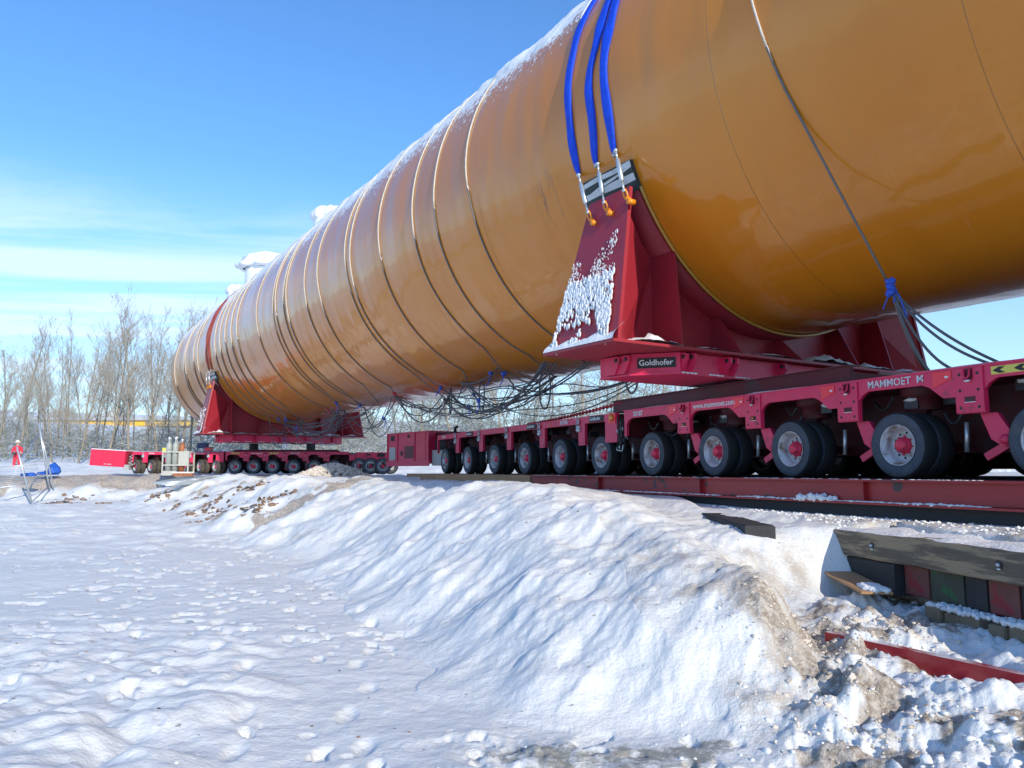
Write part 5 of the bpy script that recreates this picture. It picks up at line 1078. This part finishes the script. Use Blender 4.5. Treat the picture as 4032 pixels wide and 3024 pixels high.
rubble("snow_clods", [(0.4, 3.6, 0.8, 0.4), (1.6, 3.9, 0.7, 0.5), (2.3, 4.4, 0.5, 0.6), (1.0, 3.2, 0.9, 0.3), (-0.6, 3.6, 0.6, 0.3), (2.6, 3.6, 0.4, 0.4)], 700, 0.014, M['snowpure'], "small loose snow clods scattered over the churned ground in front", "snow")
rubble("dirty_clods", [(2.05, 5.3, 0.22, 0.5), (2.2, 6.2, 0.15, 0.4), (2.9, 6.1, 0.3, 0.25), (2.1, 4.6, 0.25, 0.25), (2.6, 5.9, 0.3, 0.2)], 1500, 0.010, M['chips'], "gritty brown clods on the debris fan at the end of the snow bank", "debris")
mb = MB()
for i in range(1800):
    a = random.uniform(-2.5, 6.0); x = random.uniform(0.02, 1.6) ; w = FB @ Vector((x, a, 0)); 
    if w.x * N_.x + w.y * N_.y > 7.05: continue
    r = random.uniform(0.006, 0.02); mb.ball((w.x, w.y, gz(w.x, w.y) + r * 0.1), (r * 1.3, r, r * 0.8), 0, 0.8)
o = mb.build("mat_clods", M['chips_snow'], smooth=False); tag(o, "dirty snow clods lying on the timber mats beside the red beam", "snow", kind='stuff')
# grit specks and thin strips on the flat
mb = MB()
for i in range(60):
    x = random.uniform(-4.5, 1.0); y = random.uniform(3.5, 13); r = random.uniform(0.004, 0.011); mb.ball((x, y, gz(x, y) + 0.003), (r * 1.5, r, r * 0.7), 0, 0.6)
o = mb.build("grit", M['rock'], smooth=False); tag(o, "dark grit specks on the flat trodden snow", "grit", kind='stuff')

# ------------------------------------------------------------------ trees and woodland
def gen_tree(h, seed, twigs=3, dens=1.0, lean=0.05, base_r=None):
    R = random.Random(seed); tr = MB(); cr = MB(); br = base_r or h * 0.012
    def grow(p, d, ln, r, lvl, mbx):
        n = 5 if lvl < 2 else 3; P = [p]; dd = d
        for i in range(n):
            dd = (dd + Vector((R.gauss(0, .10), R.gauss(0, .10), R.gauss(0, .05) + (0.04 if lvl else 0)))).normalized(); P.append(P[-1] + dd * (ln / n))
        rr = [r * (1 - 0.75 * i / n) for i in range(n + 1)]
        mbx.tube([tuple(q) for q in P], rr, 6 if lvl == 0 else (4 if lvl == 1 else 3), cap=False)
        if lvl >= twigs: return
        k = int({0: 20 * dens, 1: 7, 2: 5}[lvl])
        for i in range(k):
            q = R.uniform(0.28 if lvl == 0 else 0.2, 1.0); seg = min(n - 1, int(q * n)); f = q * n - seg; pp = P[seg].lerp(P[seg + 1], f); az = R.uniform(0, 2 * PI); el = R.uniform(0.25, 1.0)
            nd = (Vector((math.cos(az) * math.cos(el), math.sin(az) * math.cos(el), math.sin(el))) + dd * 0.35).normalized()
            grow(pp, nd, ln * (0.30 if lvl == 0 else 0.5) * R.uniform(0.6, 1.25) * (1.25 - q * 0.6), max(rr[seg] * 0.42, 0.012), lvl + 1, cr)
    # trunk reaches up to full height
    d = Vector((R.gauss(0, lean), R.gauss(0, lean), 1)).normalized(); grow(Vector((0, 0, -0.3)), d, h, br, 0, tr)
    return tr, cr
VAR = []
for i in range(6):
    tr, cr = gen_tree(11.5, 100 + i, 3, 1.15, 0.035, 0.125)
    VAR.append((mk(tr, 'trunk', M['bark']), mk(cr, 'crown', M['twig'])))
def tree(x, y, h, v, rz, label, lean=(0, 0), slim=0.8):
    rt = empty("bare_tree", Matrix.Translation((x, y, gz(x, y) - 0.1)) @ Matrix.Rotation(lean[0], 4, 'Y') @ Matrix.Diagonal((slim, slim, 1, 1)) @ Matrix.Rotation(rz, 4, 'Z'), h / 11.5); tag(rt, label, "tree", "bare frosted trees behind the road")
    for nm, md in zip(('trunk', 'crown'), VAR[v]):
        o = bpy.data.objects.new(nm, md); COL.objects.link(o); o.parent = rt
random.seed(3)
TX = [(5, 12.8), (20, 15.0), (47, 14.2), (72, 10.8), (100, 11.0), (122, 12.0), (146, 8.5), (158, 11), (176, 12), (196, 13.2), (216, 12.6), (235, 14.2), (252, 13.3), (268, 12.0), (290, 15.0), (310, 14.5), (332, 13.5), (352, 12), (378, 15.5), (400, 16), (418, 13.5), (-12, 14), (-30, 13)]
TX = TX[:21]
places = ["left of the person", "directly above the person", "just right of the person", "above the leaning fence post", "right of the leaning fence", "above the blue bundle", "short, right of the blue bundle", "left of the red cabinet by a gap", "above the left red cabinet's end", "above the left red cabinet's left part", "above the middle of the left red cabinet", "above the left red cabinet's right part", "above the valve bay", "above the first muddy wheel", "tall, left of the gas bottles", "tall, close left of the gas bottles", "behind the gas bottles", "close right of the brown gas bottle", "tall, left of the vessel end", "tallest, beside the vessel end", "partly hidden by the vessel end"]
for i, ((px, h), pl_) in enumerate(zip(TX, places)):
    Y = 58 + 7 * math.sin(i * 2.1); tree((px - 1106) / 1662 * Y * 1.005, Y, h * 0.74 * random.uniform(0.88, 1.04), i % 6, random.uniform(0, 6), "bare frosted tree %s" % pl_, (random.uniform(-0.02, 0.07), 0))
for i in range(18):
    px = 12 + i * 23.5 + random.uniform(-6, 6); Y = random.uniform(64, 74); tree((px - 1106) / 1662 * Y, Y, random.uniform(8.5, 11.5), (i * 7 + 3) % 6, random.uniform(0, 6), "slender pale bare tree standing further back in the row behind the road", (random.uniform(-0.02, 0.09), 0), 0.62)
TM = [(560, 8, "in the gap left of the far saddle"), (860, 9.0, "above the power pack"), (905, 9.5, "just right of the power pack, behind the cables"), (985, 9.5, "above the second bay of the six-axle module"), (1085, 10, "above the middle of the six-axle module"), (1180, 11, "above the fourth bay of the six-axle module"), (1265, 11.5, "left of the near bolster"), (1330, 11, "below the near bolster"), (1420, 10, "between the near bolster and its carrier")]
for i, (px, h, pl_) in enumerate(TM):
    Y = 60 + 5 * math.sin(i * 1.7); tree((px - 1106) / 1662 * Y, Y, h, (i * 5 + 2) % 6, random.uniform(0, 6), "bare tree %s" % pl_, (random.uniform(-0.03, 0.05), 0))
# dense frosted wood behind, nobody could count it: one object
wd = MB(); base = []
for i in range(5):
    R = random.Random(500 + i); b = MB()
    def grow2(p, d, ln, r, lvl):
        n = 3; P = [p]; dd = d
        for _ in range(n): dd = (dd + Vector((R.gauss(0, .13), R.gauss(0, .13), R.gauss(0, .07)))).normalized(); P.append(P[-1] + dd * (ln / n))
        b.tube([tuple(q) for q in P], [r, r * .8, r * .6, r * .35], 3, cap=False)
        if lvl == 2: return
        for _ in range(22 if lvl == 0 else 8):
            q = R.uniform(0.08, 1); pp = P[0].lerp(P[-1], q); az = R.uniform(0, 2 * PI); el = R.uniform(-0.1, 1.0)
            grow2(pp, Vector((math.cos(az) * math.cos(el), math.sin(az) * math.cos(el), math.sin(el))), ln * (0.34 if lvl == 0 else 0.5) * R.uniform(.6, 1.3), r * 0.42, lvl + 1)
    grow2(Vector((0, 0, -0.2)), Vector((0, 0, 1)), 8.0, 0.10, 0); base.append((np.vstack(b.v), b.f))
random.seed(9); VV = []; FF = []; off = 0
for i in range(330):
    px = random.uniform(-60, 2300) if i % 4 else random.uniform(-60, 760); Y = random.uniform(66, 125); x = (px - 1106) / 1662 * Y
    h = random.uniform(0.55, 1.0) * (1.0 if px > 520 else 0.42) * (1 + (Y - 66) / 150); h *= (1.0 if px < 1500 else 0.8); a = random.uniform(0, 2 * PI); Vb, Fb = base[i % 5]; c, s = math.cos(a), math.sin(a)
    P_ = Vb * (h * 1.35, h * 1.35, h); Q = np.stack([P_[:, 0] * c - P_[:, 1] * s + x, P_[:, 0] * s + P_[:, 1] * c + Y, P_[:, 2] + gz(x, Y)], 1); VV.append(Q); FF.append(np.array(Fb) + off); off += len(Q)
VV = np.vstack(VV); FF = np.vstack(FF); me = bpy.data.meshes.new("woodland"); me.vertices.add(len(VV)); me.vertices.foreach_set("co", VV.ravel()); me.loops.add(FF.size); me.loops.foreach_set("vertex_index", FF.ravel()); me.polygons.add(len(FF)); me.polygons.foreach_set("loop_start", np.arange(len(FF)) * 4); me.polygons.foreach_set("loop_total", np.full(len(FF), 4)); me.update(calc_edges=True)
me.materials.append(M['wood']); o = bpy.data.objects.new("woodland", me); COL.objects.link(o); tag(o, "dense frosted thicket and woodland closing the background", "woodland", kind='stuff')
# snow-laden undergrowth
mb = MB(); random.seed(13)
for i in range(5200):
    px = random.uniform(-40, 2250); Y = random.uniform(50, 72); x = (px - 1106) / 1662 * Y; z = gz(x, Y); a = random.uniform(0, 2 * PI); ln = random.uniform(0.5, 1.8)
    p = np.array((x, Y, z + random.uniform(0, 1.6) ** 1.1)); q = p + np.array((math.cos(a) * ln, math.sin(a) * ln * 0.5, random.uniform(-0.1, 0.9))); mb.tube([p, (p + q) / 2 + np.array((0, 0, 0.12)), q], [0.028, 0.022, 0.01], 3, cap=False)
o = mb.build("undergrowth", M['wood']); tag(o, "snow-laden undergrowth at the foot of the wood", "undergrowth", kind='stuff')
# bridge in the far left
bY = 150.0; br = empty("bridge"); tag(br, "long yellow girder bridge far behind the trees at the left", "bridge")
x0, x1 = wpt(-200, 912, bY)[0], wpt(420, 912, bY)[0]; mb = MB(); mb.box(x0, x1, bY, bY + 1, 8.75, 9.75); mb.build("girder", M['bridge'], br)
mb = MB(); mb.box(x0, x1, bY - 0.6, bY + 9, 9.78, 10.4); mb.build("parapet", M['concrete'], br)
for px in (-60, 150, 330):
    xx = wpt(px, 912, bY)[0]; mb = MB(); mb.box(xx - 0.8, xx + 0.8, bY + 0.2, bY + 6, -2, 8.72); mb.build("pier", M['concrete'], br)
for px, w, lab in ((118, 4.5, "grey-white car on the bridge, left of the other"), (232, 5.5, "pale van on the bridge, towards the vessel")):
    xx = wpt(px, 900, bY)[0]; c = empty("distant_vehicle", Matrix.Translation((xx, bY + 3, 10.41))); mb = MB(); mb.prism([(-w / 2, 0.25), (w / 2, 0.25), (w / 2, 0.9), (w * .3, 1.0), (w * .18, 1.5), (-w * .28, 1.5), (-w * .4, 0.95), (-w / 2, 0.9)], -0.8, 0.8, 'y'); mb.build("car_body", M['grey'], c)
    for dx in (-w * .3, w * .3): mb = MB(); mb.lathe([(-0.85, .3), (-0.65, .3)], 12, 0, 'y', Matrix.Translation((dx, 0, 0.3))); mb.build("wheel", M['black'], c)
    tag(c, lab, "car", "vehicles on the bridge")
# blue-grey hills on the horizon
mb = MB(); xs = np.linspace(-520, 420, 120); V = []
for k, Y in enumerate((520, 640, 800)):
    for x in xs: V.append((x, Y, (2, 17 + 7 * fbm(np.array([x / 90]), np.array([1.3]), 4)[0] + 5 * float(sstep(-350, -100, x)), 4)[k]))
n_ = len(xs); mb.add(V, [(k * n_ + i, k * n_ + i + 1, (k + 1) * n_ + i + 1, (k + 1) * n_ + i) for k in range(2) for i in range(n_ - 1)], 0, True)
o = mb.build("hills", mat('blue_grey_wooded_hill', (0.17, 0.24, 0.33), 1.0, 0, 0.2, 0.05)); tag(o, kind='structure')
# pale lamp post behind
lpz = empty("grey_pole", Matrix.Translation((float(wpt(1462, 850, 45)[0]), 45, 0))); mb = MB(); mb.cyl((0, 0, 0), (0, 0, 6), 0.12, 12); mb.build("shaft", M['concrete'], lpz); mb = MB(); mb.cyl((0, 0, 6), (0, 0, 6.1), 0.15, 12); mb.build("cap", M['steel'], lpz)
tag(lpz, "pale round pole standing behind the near bolster", "pole")
